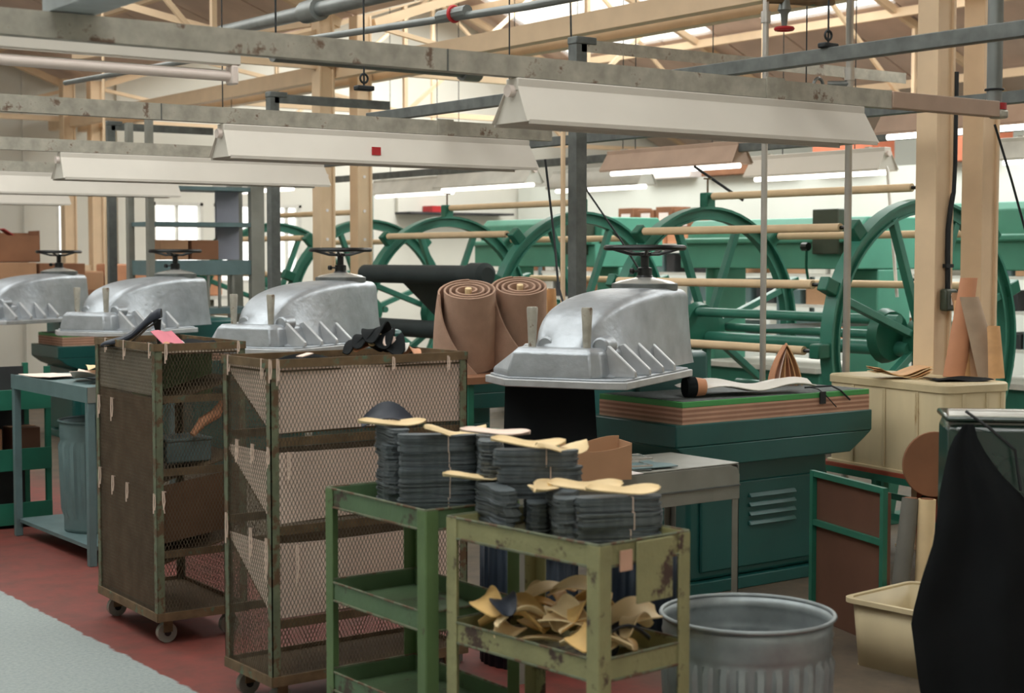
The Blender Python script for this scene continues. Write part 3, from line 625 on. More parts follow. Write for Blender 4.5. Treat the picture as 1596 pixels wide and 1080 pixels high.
# ================================================================ CLICKING PRESSES
HR = R(-151.4)
def press(label):
    t = thing('clicking_press', label, 'press', (5.034, 5.766, 0), 0, 'clicking presses standing in a row')
    T = Matrix.Rotation(HR, 4, 'Z')
    # bed and pedestal, aligned with the workshop
    MB().prism([(-.18, -.43), (1.16, -.43), (1.16, .24), (-.18, .24)], .72, .825).build('bed', 'teal', t, bevel=.006)
    MB().extr([(-.18, .72), (-.10, .66), (.0, .62), (1.0, .62), (1.10, .68), (1.16, .72)], 'y', -.43, .24).build('bed_flare', 'teal', t, bevel=.006)
    MB().bx(-.02, .93, -.34, .18, .06, .63).build('pedestal', 'teal', t, bevel=.02)
    MB().bx(-.06, .97, -.37, .2, 0, .06).build('plinth', 'teal', t, bevel=.005)
    dr = MB().bx(.05, .9, -.356, -.338, .1, .52).build('door', 'teal', t, bevel=.012)
    for k in range(4):
        MB().extr([(-.356, .30 + k * .045), (-.376, .302 + k * .045), (-.356, .325 + k * .045)], 'x', .36, .68).build('louvre', 'teal', dr, bevel=.004)
    MB().bx(.05, .55, .12, .5, 0, 1.12).build('column', 'teal', t, bevel=.03)
    # head
    MB(T).prism([(1.0, -.28), (1.0, .17), (.965, .28), (.1, .28), (.05, .22), (.05, -.4), (.3, -.46), (.82, -.46)], 1.035, 1.068).build('striking_plate', 'alurib', t, bevel=.004)
    MB(T).prism([(.985, -.27), (.985, .16), (.955, .265), (.12, .265), (.07, .2), (.07, -.38), (.31, -.44), (.81, -.44)], 1.068, 1.078).build('plate_carrier', 'alu', t, bevel=.004)
    def sec(pl, z): return [(x, y, z) for x, y in pl]
    base = [(.985, -.27), (.985, .12), (.94, .155), (.1, .155), (.08, .12), (.08, -.36), (.31, -.43), (.8, -.43)]
    mid = [(.975, -.25), (.975, .11), (.93, .14), (.1, .14), (.09, .12), (.09, -.28), (.33, -.34), (.8, -.31)]
    top = [(.955, -.235), (.955, .095), (.91, .122), (.1, .11), (.1, .10), (.1, -.24), (.36, -.28), (.8, -.26)]
    MB(T).loft([sec(base, 1.075), sec(base, 1.10), sec(mid, 1.185), sec(top, 1.205)]).build('deck', 'alu', t, bevel=.014)
    H = [(.90, 1.15, -.15, .0), (.865, 1.20, -.18, .02), (.83, 1.255, -.2, .04), (.77, 1.315, -.215, .065), (.68, 1.365, -.22, .09), (.54, 1.405, -.215, .12), (.38, 1.43, -.20, .145), (.2, 1.445, -.18, .165), (.05, 1.448, -.17, .172), (-.08, 1.446, -.16, .17), (-.17, 1.44, -.15, .162), (-.2, 1.425, -.13, .14)]
    secs = []
    def crm(p, u):
        k = min(int(u), len(p) - 2); f = u - k; q = [p[max(k - 1, 0)], p[k], p[k + 1], p[min(k + 2, len(p) - 1)]]
        return [.5 * (2 * b_ + (c_ - a_) * f + (2 * a_ - 5 * b_ + 4 * c_ - d_) * f * f + (3 * b_ - a_ - 3 * c_ + d_) * f ** 3) for a_, b_, c_, d_ in zip(*q)]
    for i in range((len(H) - 1) * 4 + 1):
        x, zt_, ya, yb = crm(H, i / 4); r_ = .045; yB = max(yb + .015, .185); yA = min(ya - .04, -.24); p = []
        for k in range(5): p.append((x, yA + (ya - yA) * (k / 5) ** .8, 1.08 + (zt_ - r_ - 1.08) * k / 5))
        for k in range(7): a = PI - k * PI / 12; p.append((x, ya + r_ + r_ * math.cos(a), zt_ - r_ + r_ * math.sin(a)))
        for k in range(1, 4): p.append((x, ya + r_ + (yb - ya - 2 * r_) * k / 4, zt_ + .006 * math.sin(PI * k / 4)))
        for k in range(7): a = PI / 2 - k * PI / 12; p.append((x, yb - r_ + r_ * math.cos(a), zt_ - r_ + r_ * math.sin(a)))
        for k in range(4, -1, -1): p.append((x, yB + (yb - yB) * (k / 5) ** .8, 1.08 + (zt_ - r_ - 1.08) * k / 5))
        secs.append(p)
    MB(T).loft(secs).build('head_casting', 'alu', t)
    for x in (.84, .66, .49, .33):
        g = MB(T)
        pl = [(.12, 1.205), (.15, 1.215), (.272, 1.105), (.275, 1.078), (.12, 1.078)]
        g.loft([[(x + .012, y, z) for y, z in pl], [(x - .012, y, z) for y, z in pl]]); g.build('gusset', 'alurib', t, bevel=.004)
        g = MB(T); pl = [(-.3, 1.2), (-.33, 1.205), (-.43, 1.10), (-.43, 1.078), (-.3, 1.078)]
        if x < .8: g.loft([[(x + .012, y, z) for y, z in pl], [(x - .012, y, z) for y, z in pl]]); g.build('gusset', 'alurib', t, bevel=.004)
    for y in (-.2, .06):
        MB(T).rings([((.88, y, 1.17), .016), ((.88, y, 1.2), .017), ((.88, y, 1.3), .021), ((.88, y, 1.372), .025), ((.88, y, 1.38), .022)], 14).build('grip_handle', 'galv', t)
        MB(T).rings([((.76, y + .05, 1.21), .045), ((.845, y + .05, 1.21), .04), ((.855, y + .05, 1.21), .032)], 18).build('boss', 'alu', t)
    c = T @ Vector((0, 0, 0))
    MB().lathe([(.0, 1.435), (.155, 1.435), (.16, 1.44), (.16, 1.468), (.155, 1.472), (0, 1.472)], 36).build('pivot_flange', 'galvdark', t)
    MB().lathe([(.15, 1.472), (.13, 1.482), (.06, 1.496), (.045, 1.50)], 36).build('pivot_cap', 'silver', t)
    MB().lathe([(.045, 1.485), (.045, 1.50), (.036, 1.51), (.036, 1.545), (.02, 1.55), (.02, 1.60), (.034, 1.605), (.034, 1.62), (0, 1.625)], 24).build('spindle', 'black', t)
    wh = MB().torus((0, 0, 1.643), .188, .0135, 44, 8).build('hand_wheel', 'black', t)
    for k in range(5):
        a = 2 * PI * k / 5 + .3
        pp = [(r_ * math.cos(a), r_ * math.sin(a), z) for r_, z in ((.02, 1.612), (.07, 1.612), (.13, 1.628), (.182, 1.643))]
        MB().tube(pp, .0085, 8).build('spoke', 'black', wh)
    MB(T).tube([(.0, .03, 1.53), (.05, -.05, 1.53)], .006, 8).build('lock_lever', 'black', t)
    MB(T).rings([((.05, -.06, 1.53), .004), ((.05, -.055, 1.53), .015), ((.05, -.04, 1.53), .015), ((.05, -.035, 1.53), .004)], 12).build('lever_knob', 'black', t)
    return t
p1 = press('front clicking press, largest in the picture, with aluminium head')
p2 = copy_tree(p1, None, 'second clicking press, behind the mesh trolley with canvas', (5.034, 8.69, 0))
p3 = copy_tree(p1, None, 'third clicking press, behind the left mesh trolley', (5.034, 11.19, 0))
p4 = copy_tree(p1, None, 'fourth clicking press, cut by the left edge', (5.034, 13.65, 0))
def board(y, l, det=False):
    t = thing('cutting_board', l, 'cutting board', (4.9, y, .825), 0, 'laminated cutting boards on the press beds')
    n = 7
    for k in range(n): MB().bx(0, 1.28, .0, .6, .078 * k / n, .078 * (k + 1) / n - .0006).build('ply_layer', 'ply' if k % 2 == 0 else 'plydk', t)
    MB().bx(0, 1.28, 0, .6, .078, .104).build('mat_layer', 'cutmat', t, bevel=.002, label='bright green top layer')
    MB().bx(.02, 1.26, .015, .585, .104, .106).build('worn_top', 'cuttop', t)
    return t
board(5.345, 'green-topped plywood cutting board on the front press')
board(8.27, 'green-topped plywood cutting board on the second press, beyond the felt rolls')
board(10.77, 'green-topped plywood cutting board on the third press')
board(13.23, 'green-topped cutting board on the fourth press, near the left edge')
# black cloth below the front head
def drape(u, v):
    x = 4.12 + .25 * u; y = 5.66 - .32 * u
    return (x + .02 * math.sin(14 * u) * v - .03 * (1 - u) * v + .03 * u * v, y - .02 * math.sin(9 * u + 1) * v, 1.03 - .5 * v)
tag(MB().sheet(drape, 30, 8, .004).build('black_curtain', 'blackcloth'), 'black cloth hanging below the front edge of the front press head', 'cloth')

# ================================================================ FELT ROLLS
def felt_roll(x, y, label, rz, r0=.19, h=.5, tilt=.1):
    t = thing('felt_roll', label, 'roll', (x, y, .95), rz, 'felt rolls standing behind the front press')
    t.rotation_euler = (Matrix.Rotation(.34, 3, Vector((.806, -.592, 0))) @ Matrix.Rotation(rz, 3, 'Z')).to_euler()
    def sp(u, v):
        a = u * 2 * PI * 3.4 + .6; r_ = r0 * (.22 + .78 * (u ** .8)); return (r_ * math.cos(a), r_ * math.sin(a), .0 + h * v)
    MB().sheet(sp, 150, 6, .012).build('wound_felt', 'felt', t)
    def flap(u, v):
        a = R(178.6) + u * R(105 + 95 * (1 - v)); q = u * u * (3 - 2 * u)
        r_ = r0 + .012 + .085 * (1 - v) * q; return (r_ * math.cos(a), r_ * math.sin(a), h * v * (1 - .03 * q))
    MB().sheet(flap, 22, 8, .012).build('loose_flap', 'felt', t)
    MB().cyl((0, 0, .05), (0, 0, h + .01), .02, n=14).build('core', 'hide', t)
    return t
bb = thing('roll_bench', 'low bench under the felt rolls behind the front press', 'bench', (5.15, 7.45, 0))
MB().bx(0, 1.0, 0, .55, .86, .90).build('bench_top', 'kraftdk', bb)
for x in (.03, .93):
    for y in (.03, .48): MB().bx(x, x + .04, y, y + .04, 0, .86).build('leg', 'greendk', bb)
felt_roll(5.45, 7.86, 'left roll of beige felt with loose end hanging open', R(235), .165, .48)
felt_roll(5.79, 7.80, 'right roll of beige felt with paper core', R(250), .165, .5)
for k, (x, y, l) in enumerate(((6.02, 7.72, 'pale paper tube right of the felt rolls, near one'), (6.06, 7.84, 'pale paper tube right of the felt rolls, far one'))):
    t = thing('paper_tube', l, 'tube', (x, y, .9)); MB().rings([((0, 0, 0), .03), ((-.05, 0, .5), .03)], 14).build('tube', 'hide' if k else 'hideedge', t)
    MB().cyl((-.05, 0, .5), (-.05, 0, .503), .02, n=12).build('tube_hollow', 'kraftdk', t)

# ================================================================ MESH TROLLEYS
def expanded(w_, h_, cw=.0145, ch=.030, th=.0017):
    """diamond mesh in the local XZ plane, y=0"""
    vs = []; fs = []; nx = int(w_ / cw); nz = int(h_ / ch); cw = w_ / nx; ch = h_ / nz
    def strand(pts):
        b = len(vs); q = th * .5
        for p in pts: vs.extend([(p[0] - q, -q * .8, p[1]), (p[0] + q, -q * .8, p[1]), (p[0] + q, q * .8, p[1]), (p[0] - q, q * .8, p[1])])
        for i in range(len(pts) - 1):
            for j in range(4): fs.append((b + i * 4 + j, b + i * 4 + (j + 1) % 4, b + (i + 1) * 4 + (j + 1) % 4, b + (i + 1) * 4 + j))
    for i in range(nx):
        x0 = i * cw; xm = x0 + cw / 2
        strand([(x0 + (cw * .46 if j % 2 else .0) + cw * .02, j * ch / 2) for j in range(2 * nz + 1)])
        strand([(x0 + (cw * .54 if j % 2 else cw) - cw * .02, j * ch / 2) for j in range(2 * nz + 1)])
    return vs, fs
def mesh_trolley(label, loc, rz, W, D, variant):
    t = thing('mesh_trolley', label, 'trolley', loc, rz, 'tall mesh trolleys in the aisle')
    H0, H1 = .1, 1.245; s = .032
    for x in (0, W):
        for y in (0, D):
            sx = 1 if x == 0 else -1; sy = 1 if y == 0 else -1
            g = MB(); g.box((x + sx * s / 2, y + sy * .002, (H0 + H1) / 2), (s, .004, H1 - H0)); g.box((x + sx * .002, y + sy * s / 2, (H0 + H1) / 2), (.004, s, H1 - H0)); g.build('corner_post', 'postgreen', t)
    for z, hh in ((H0, .035), (H1 - .03, .03)):
        for a, b in (((0, 0), (W, 0)), ((W, 0), (W, D)), ((W, D), (0, D)), ((0, D), (0, 0))):
            MB().bar((a[0], a[1], z + hh / 2), (b[0], b[1], z + hh / 2), .008, hh).build('frame_rail', 'rust', t)
    vs, fs = expanded(W - .02, H1 - H0 - .05); f0 = None
    for y in (.006, D - .006):
        g = MB(Matrix.Translation((.01, y, H0 + .03))); g.add(vs, fs); g.build('wire_mesh', 'mesh', t, smooth=False, kind='stuff')
    vs, fs = expanded(D - .02, H1 - H0 - .05)
    for x in (.006, W - .006):
        g = MB(Matrix.Translation((x, .01, H0 + .03)) @ Matrix.Rotation(PI / 2, 4, 'Z')); g.add(vs, fs); g.build('wire_mesh', 'mesh', t, smooth=False, kind='stuff')
    MB().bx(.01, W - .01, .01, D - .01, H0 + .01, H0 + .02).build('floor_panel', 'hardboard', t)
    for x in (.06, W - .06):
        for y in (.06, D - .06):
            c = MB(); c.bx(x - .02, x + .02, y - .022, y - .018, .045, .1).bx(x - .02, x + .02, y + .018, y + .022, .045, .1).bx(x - .025, x + .025, y - .025, y + .025, .093, .1)
            cc = c.build('caster', 'rust', t); MB().cyl((x, y - .014, .042), (x, y + .014, .042), .042, n=20).build('caster_wheel', 'greymetal', cc); MB().cyl((x, y - .019, .042), (x, y + .019, .042), .015, n=10).build('caster_axle', 'black', cc)
    for z in ((.96, .65, .32) if variant == 2 else (1.02, .72, .38)):
        [MB().bx(.01, W - .01, ya_, yb_, z - .02, z + .01).build('shelf_rail', 'rust', t) for ya_, yb_ in ((.008, .02), (D - .02, D - .008))]
    return t
def liner(t, W, D, z0, z1, m, back_m='hardboard', sag=.02):
    n = 14
    MB().sheet(lambda u, v: (.018 + (W - .036) * u, .014 + .006 * math.sin(9 * u + z0 * 7), z0 + (z1 - z0) * v + sag * .6 * math.sin(PI * u) * (v - .5) * -1), n, 4, .002).build('canvas_liner', m, t)
    for x in (.014, W - .014):
        MB().add([(x, .015, z0), (x, .015, z1), (x, D - .02, z1), (x, D - .02, z1 - .02), (x + .002, .015, z0), (x + .002, .015, z1), (x + .002, D - .02, z1), (x + .002, D - .02, z1 - .02)],
                 [(0, 1, 2, 3), (7, 6, 5, 4), (0, 4, 5, 1), (1, 5, 6, 2), (2, 6, 7, 3), (3, 7, 4, 0)]).build('canvas_side', m, t, smooth=False)
    MB().sheet(lambda u, v: (.02 + (W - .04) * u, .02 + (D - .04) * v, z0 + (z1 - .03 - z0) * v - .012 * math.sin(PI * v)), 6, 6, .004).build('sloping_shelf', back_m, t)
def ties(t, pts):
    for p, dx, L_ in pts:
        p = Vector(p); g = MB(); o = Vector((-.006, -.006, 0))
        g.tube([p + Vector((.012, .004, .006)), p + o + Vector((0, 0, .012)), p + o * 1.3 + Vector((dx * .3, 0, -L_ * .5)), p + o * 1.3 + Vector((dx, 0, -L_))], .0028, 6)
        g.tube([p + o + Vector((.006, 0, .008)), p + o * 1.4 + Vector((.008 + dx * .3, -.002, -L_ * .4)), p + o * 1.4 + Vector((.004, -.003, -L_ * .8))], .0028, 6)
        g.build('string_tie', 'string', t)
W2, D2 = .825, .37
c2 = mesh_trolley('tall mesh trolley with pale canvas pockets, in front of the second press', (2.525, 4.845, 0), R(0), W2, D2, 2)
liner(c2, W2, D2, .985, 1.215, 'canvas'); liner(c2, W2, D2, .67, .92, 'canvas'); liner(c2, W2, D2, .335, .60, 'canvas')
ties(c2, [((0, 0, 1.235), .0, .07), ((.03, 0, 1.235), .0, .08), ((0, D2 - .05, 1.235), 0, .06), ((0, .06, 1.235), 0, .06), ((.5, 0, 1.225), 0, .04), ((.74, 0, 1.22), .0, .05), ((0, .02, .93), 0, .06), ((0, .14, .93), 0, .06), ((0, .26, .935), .0, .07),
          ((.07, 0, .91), 0, .1), ((0, D2 - .02, .66), 0, .1), ((0, .16, .63), 0, .11), ((0, .04, .61), 0, .14), ((.1, 0, .58), .0, .13)])

W1, D1 = .40, .70
c1 = mesh_trolley('tall mesh trolley with grey and brown lining, left in the aisle', (2.604, 6.0, 0), R(-2), W1, D1, 1)
MB().bx(.012, .016, .02, D1 - .02, 1.03, 1.21).build('side_lining', 'canvasgrey', c1, label='grey ribbed lining')
MB().bx(.012, .016, .02, D1 - .02, .15, 1.02).build('side_lining', 'canvasbrown', c1, label='dark brown lining')
MB().bx(.02, W1 - .02, .3, .31, 1.0, 1.18).build('divider_board', 'trolgreen', c1, label='green painted board')
MB().sheet(lambda u, v: (.02 + (W1 - .04) * u, .012, .42 + .24 * v + .05 * u), 6, 4, .003).build('front_lining', 'canvasbrown', c1)
for z in (1.02, .7, .36):
    MB().sheet(lambda u, v: (.02 + (W1 - .04) * u, .02 + (D1 - .04) * v, z - .03 + .1 * u), 6, 6, .005).build('sloping_shelf', 'hardboard', c1)
ties(c1, [((0, .56, 1.235), 0, .05), ((0, .34, 1.235), 0, .07), ((0, .05, 1.235), 0, .05), ((.05, 0, 1.235), 0, .07), ((W1 - .03, 0, 1.235), 0, .04), ((0, .66, .98), 0, .09), ((0, .5, .98), 0, .09), ((0, .66, .66), 0, .08), ((0, .5, .64), 0, .07), ((0, .33, .63), 0, .07), ((0, .02, .62), 0, .07), ((.03, 0, .63), .01, .08)])

# ================================================================ TRAY TROLLEYS
def tray_trolley(label, loc, rz, W, D, m, H, plate=False, ms=None):
    t = thing('tray_trolley', label, 'trolley', loc, rz); ms = ms or m
    a = .045
    for x in (0, W):
        for y in (0, D):
            sx = 1 if x == 0 else -1; sy = 1 if y == 0 else -1
            g = MB(); g.box((x + sx * a / 2 - sx * .002, y - sy * .002, H / 2 + .03), (a, .004, H - .06)); g.box((x - sx * .002, y + sy * a / 2 - sy * .002, H / 2 + .03), (.004, a, H - .06)); g.build('leg', m, t, bevel=.002)
            MB().cyl((x + sx * .02, y + sy * .01, .03), (x + sx * .02, y + sy * .04, .03), .03, n=16).build('caster_wheel', 'black', t)
    for z in (H - .055, H - .36, H - .655):
        g = MB()
        g.bx(.002, W - .002, .002, D - .002, z, z + .004)
        b = g.build('tray', ms, t)
        for (x0, x1, y0, y1) in ((.001, W - .001, .001, .005), (.001, W - .001, D - .005, D - .001), (.001, .005, .001, D - .001), (W - .005, W - .001, .001, D - .001)):
            MB().bx(x0, x1, y0, y1, z - .004, z + .055).build('tray_rim', ms, b, bevel=.0015)
        g = MB(); g.cyl((0, 0, z + .056), (W, 0, z + .056), .004, n=8).cyl((0, D, z + .056), (W, D, z + .056), .004, n=8).cyl((0, 0, z + .056), (0, D, z + .056), .004, n=8).cyl((W, 0, z + .056), (W, D, z + .056), .004, n=8)
        g.cyl((0, 0, z - .004), (0, D, z - .004), .004, n=8).cyl((0, 0, z - .004), (W, 0, z - .004), .004, n=8); g.build('rolled_edge', 'postgreen', b)
    if plate:
        MB().bx(.13, .27, -.012, -.008, H - .17, H - .002).build('label_plate', m, t, bevel=.002, label='square hanging plate'); MB().bx(.07, .115, -.01, -.006, H - .075, H - .02).build('card_tag', 'ply', t)
    return t
tg = tray_trolley('green three-tier tray trolley, worn, left of the yellowish one', (2.52, 3.86, 0), 0, .34, .59, 'trolgreen', .85, ms='trolgreen2')
ty = tray_trolley('rusty yellow-green tray trolley in the foreground', (2.59, 3.142, 0), R(5), .346, .628, 'trolyel', .845, True)

# ---- insole bundles
def outline(L_=.25, wd=.085, n=10):
    prof = [(0, .0), (.03, .5), (.1, .72), (.25, .78), (.42, .68), (.55, .72), (.72, 1.0), (.85, .95), (.95, .6), (1, 0)]
    a = [(x * L_ - L_ / 2, y * wd / 2) for x, y in prof]
    return a + [(x, -y * 1.0) for x, y in a[-2:0:-1]]
OUT = outline()
def layer_mesh(name, m, th, bend=0):
    g = MB(); g.prism(OUT, 0, th); o = g.build(name, m); return o
proto = [layer_mesh('insole', 'sole', .0045), layer_mesh('insole', 'sole2', .0045)]
pms = [o.data for o in proto]
for o in proto: bpy.data.objects.remove(o)
def bundle(x, y, z, rz, n, label, lean=0, string=True):
    t = thing('insole_bundle', label, 'bundle', (x, y, z), rz, 'tied bundles of grey leather insoles')
    for k in range(n):
        c = bpy.data.objects.new('insole', pms[(k * 3 + n) % 2 if random.random() < .8 else 0]); COL.objects.link(c); c.parent = t
        c.location = (random.uniform(-.005, .005), random.uniform(-.003, .003), k * .0052); c.rotation_euler = (0, 0, random.uniform(-.04, .04))
    h = n * .0052
    if string:
        g = MB(); w_ = .038; pp = [(.03, -w_, -.001), (.03, -w_, h), (.03, w_, h), (.03, w_, -.001), (.03, -w_, -.001)]
        g.tube(pp, .0016, 5); g.build('string', 'string', t)
    return h
def pile(x, y, z, rz, ns, where, jit=.006, string=True):
    names = ['bottom', 'second', 'third', 'fourth', 'fifth', 'sixth']
    for i, n in enumerate(ns):
        nm = 'topmost' if i == len(ns) - 1 else names[i]
        h = bundle(x + random.uniform(-jit, jit), y + random.uniform(-jit, jit), z, rz + random.uniform(-.08, .08), n, '%s grey insole bundle in %s' % (nm, where), string=string)
        z += h + .001
    return z
VA = R(53.7)
zt = .806; zy = .796
zA = pile(2.675, 4.30, zt, VA + .2, [9, 10, 10, 9, 9], 'the leftmost pile on the green trolley', string=False)
zB = pile(2.70, 4.06, zt, R(-30), [9, 9, 9, 9, 10], 'the big crosswise pile on the green trolley')
zH = pile(2.78, 3.90, zt, VA + .05, [9, 9, 10, 9, 9], 'the end-on pile at the right end of the green trolley', .003, False)
zC = pile(2.668, 3.705, zy, VA + .3, [9, 9, 8], 'the low pile at the left end of the yellowish trolley', .003, False)
zE = pile(2.79, 3.665, zy, VA - .05, [9, 9], 'the lower part of the tall pile on the yellowish trolley', .004, False)
zD = pile(2.79, 3.665, zE, R(-38), [9, 9, 9], 'the upper part of the tall pile on the yellowish trolley')
zF = pile(2.755, 3.50, zy, VA, [9, 9, 7], 'the narrow end-on pile on the yellowish trolley', .004, False)
zG = pile(2.82, 3.335, zy, R(-24), [9, 9, 8], 'the rightmost pile of the yellowish trolley', .004)
# cream leather insoles on top
def hide_sole(x, y, z, rz, label, bend=.02, flip=1, m='hide', ctg='insole', sc=.88, tilt=0):
    prof = OUT; g = MB(); secs = []
    xs_ = [-.125, -.11, -.08, -.04, 0, .04, .07, .09, .11, .122]
    def half(xx):
        t_ = (xx + .125) / .25; pr_ = [(0, .1), (.1, .72), (.25, .78), (.42, .66), (.55, .72), (.72, 1.0), (.85, .95), (.95, .6), (1, .15)]
        for (a, b), (c, d) in zip(pr_, pr_[1:]):
            if a <= t_ <= c: return (b + (d - b) * (t_ - a) / (c - a)) * .043
        return .01
    g.sheet(lambda u, v: ((-.125 + .25 * u) * sc, (2 * v - 1) * half(-.125 + .25 * u) * sc, (bend * math.cos(u * 2 * PI * .8) + .012 * flip * (2 * v - 1) ** 2) * sc), 14, 6, .003)
    o = g.build('leather_insole', m); tag(o, label, ctg, 'loose leather insoles on the trolleys', (x, y, z + abs(bend) * sc * .5 - .004)); o.rotation_euler = (tilt, 0, rz); return o
hide_sole(2.66, 4.27, zA + .01, R(-20), 'cream insole curled on the leftmost insole pile', .008, tilt=.15)
hide_sole(2.74, 4.03, zB + .012, R(-5), 'pale insole bent like a tent on the big crosswise pile', .02, -1, tilt=.25)
hide_sole(2.77, 3.69, zD + .012, R(-38), 'cream insole on the tall pile, left one', .012, tilt=.2)
hide_sole(2.84, 3.62, zD + .012, R(10), 'cream insole on the tall pile, right one, drooping', .016, -1, tilt=.2)
hide_sole(2.70, 3.53, zF + .012, R(40), 'tan insole at the left of the narrow end-on pile', .008, 1, 'hide', tilt=.2)
hide_sole(2.80, 3.46, zF + .016, R(-25), 'long cream insole over the narrow end-on pile', .01, tilt=.3)
hide_sole(2.83, 3.33, zG + .012, R(-20), 'cream insole on the rightmost pile', .008, tilt=.2)
hide_sole(2.67, 3.80, zC + .01, R(-20), 'cream insole tip over the low pile between the trolleys', .01, tilt=.1)
hide_sole(2.80, 3.90, zH + .01, R(-50), 'pinkish insole on the end-on pile', .005, 1, 'canvas', tilt=.1)
# black shoe scrap on left pile
def heap(name, cx, cy, z, pieces, lab, cat, group):
    out = []
    for i, (dx, dy, dz, rz, rx, m_, sc, L_, wd, bend, l) in enumerate(pieces):
        g = MB()
        g.sheet(lambda u, v: ((u - .5) * L_, (v - .5) * wd * (1 - .5 * abs(2 * u - 1) ** 2), bend * math.sin(PI * u) + .4 * wd * (2 * v - 1) ** 2 * .35), 10, 5, .004)
        o = g.build(name, m_); tag(o, l, cat, group, (cx + dx, cy + dy, z + dz)); o.rotation_euler = (rx, 0, rz); out.append(o)
    return out
heap('shoe_upper', 2.70, 4.36, zA, [(0, 0, -.008, R(-30), .5, 'navy', 1, .17, .1, .05, 'black shoe upper lying behind the leftmost insole pile')], '', 'shoe part', None)
# lower shelf of yellow trolley: cream and navy uppers
sh = ty.location; pcs = []
rnd = random.Random(3)
cm = [('hide', 'cream'), ('hidet', 'yellow'), ('navy', 'navy'), ('hide', 'cream'), ('hidet', 'yellow'), ('hide', 'cream'), ('hide', 'cream')]
for k in range(34):
    u = rnd.uniform(.05, .3); v = rnd.uniform(.08, .55); m_, cn = cm[k % 7]
    a = R(5); x = 2.59 + u * math.cos(a) - v * math.sin(a); y = 3.142 + u * math.sin(a) + v * math.cos(a)
    heap('shoe_upper', x, y,   .495 + .0036 * k * (1 - abs(v - .3)), [(0, 0, .01, rnd.uniform(0, 6.28), rnd.uniform(-.7, .7), m_, 1, rnd.uniform(.13, .2), rnd.uniform(.06, .09), rnd.uniform(.015, .05), 'curled %s leather upper in the heap on the middle tray' % cn)], '', 'shoe part', 'leather uppers heaped on the middle tray')

# ================================================================ ITEMS ON THE MESH TROLLEYS
# tray top boards
MB().bx(.01, W2 - .01, .01, D2 - .01, 1.2, 1.206).build('top_shelf', 'hardboard', c2)
MB().bx(.01, W1 - .01, .01, D1 - .01, 1.2, 1.206).build('top_shelf', 'hardboard', c1)
Z = 1.21
BK = [('blackcloth', 'black'), ('orange', 'orange'), ('blackcloth', 'black'), ('hide', 'cream'), ('blackcloth', 'black'), ('canvas', 'pale pink'), ('blackcloth', 'black'), ('white', 'white'), ('blackcloth', 'black'), ('orange', 'orange')]
for k, (m_, cn) in enumerate(BK):
    heap('leather_strip', 3.03 + .014 * k * (1 if k % 2 else .6), 5.05 - .012 * k, Z + .02 + (.055 - abs(k - 4) * .011), [(0, 0, 0, R(20 + 6 * k), .35 if k % 2 else -.3, m_, 1, .2 + .01 * (k % 3), .10 if m_ == 'blackcloth' else .05, .05 if m_ == 'blackcloth' else .03,
         '%s leather strip in the heap on the canvas trolley' % cn)], '', 'leather strip', 'leather strips heaped on the canvas trolley')
tag(MB().sheet(lambda u, v: ((u - .5) * .2, (v - .5) * .1, .012 + .02 * math.sin(3 * u) + .01 * math.sin(9 * v)), 8, 5, .004).build('black_scrap', 'blackcloth'), 'flat black scrap near the left end of the canvas trolley top', 'scrap', None, (2.72, 4.97, Z), R(10))
tag(MB().sheet(lambda u, v: ((u - .5) * .05, (v - .5) * .035, .01 + .01 * u), 3, 3, .003).build('pink_scrap', 'canvas'), 'small pale pink scrap on the canvas trolley top', 'scrap', None, (2.68, 4.88, Z + .03), R(10))
# high heel shoe
sh_ = thing('high_heel_shoe', 'black high heel shoe tipped on the left mesh trolley', 'shoe', (2.69, 6.42, Z), R(-40))
secs = []
for (x, z, hw, hh, o_) in ((-.14, .0, .012, .008, 0), (-.12, .006, .03, .014, 0), (-.08, .012, .037, .02, 0), (-.04, .02, .035, .022, 0), (.0, .04, .027, .024, 0), (.04, .075, .024, .026, 0), (.08, .11, .027, .032, 0), (.11, .125, .026, .034, 0), (.125, .13, .016, .03, 0)):
    secs.append([(x, hw * math.cos(a), z + max(-.3, math.sin(a)) * hh + .008) for a in [2 * PI * j / 14 for j in range(14)]])
MB().loft(secs).build('shoe_body', 'navy', sh_); MB().rings([((.105, 0, .12), .02), ((.108, 0, .08), .013), ((.112, 0, .02), .008), ((.112, 0, .0), .009)], 12).build('heel', 'black', sh_)
MB().loft([[(x, s_ * w_, z_) for s_, z_ in ((-1, z), (1, z), (1, z + .004), (-1, z + .004))] for x, w_, z in ((-.14, .008, .002), (-.08, .034, .002), (-.04, .032, .006), (0, .02, .025), (.06, .018, .08), (.11, .02, .11))]).build('sole', 'black', sh_)
sh_.scale = (1.0, 1.0, 1.0)
for (x, y, z, rz, rx, m_, L_, wd, l, nm) in [
        (2.75, 6.2, .03, R(20), .6, 'pink', .12, .09, 'pink card leaning on the scraps beside the high heel', 'pink_card'),
        (2.70, 6.16, .012, R(-20), .1, 'blue', .10, .05, 'blue scrap under the pink card', 'scrap'),
        (2.72, 6.1, .02, R(0), .3, 'orange', .05, .04, 'small orange scrap in front of the pink card', 'scrap'),
        (2.83, 6.22, .02, R(20), .4, 'white', .1, .04, 'white offcut beside the pink card', 'scrap'),
        (2.90, 6.2, .02, R(-10), .2, 'blackcloth', .14, .07, 'black scrap right of the pink card', 'scrap'),
        (2.93, 6.12, .012, R(10), .2, 'navy', .1, .05, 'navy scrap near the right end of the left mesh trolley', 'scrap')]:
    g = MB(); g.sheet(lambda u, v: ((u - .5) * L_, (v - .5) * wd, .006 * math.sin(6 * u)), 6, 4, .003); o = g.build(nm, m_); tag(o, l, 'scrap', None, (x, y, Z + z + wd * .4 * math.sin(abs(rx)))); o.rotation_euler = (rx, 0, rz)
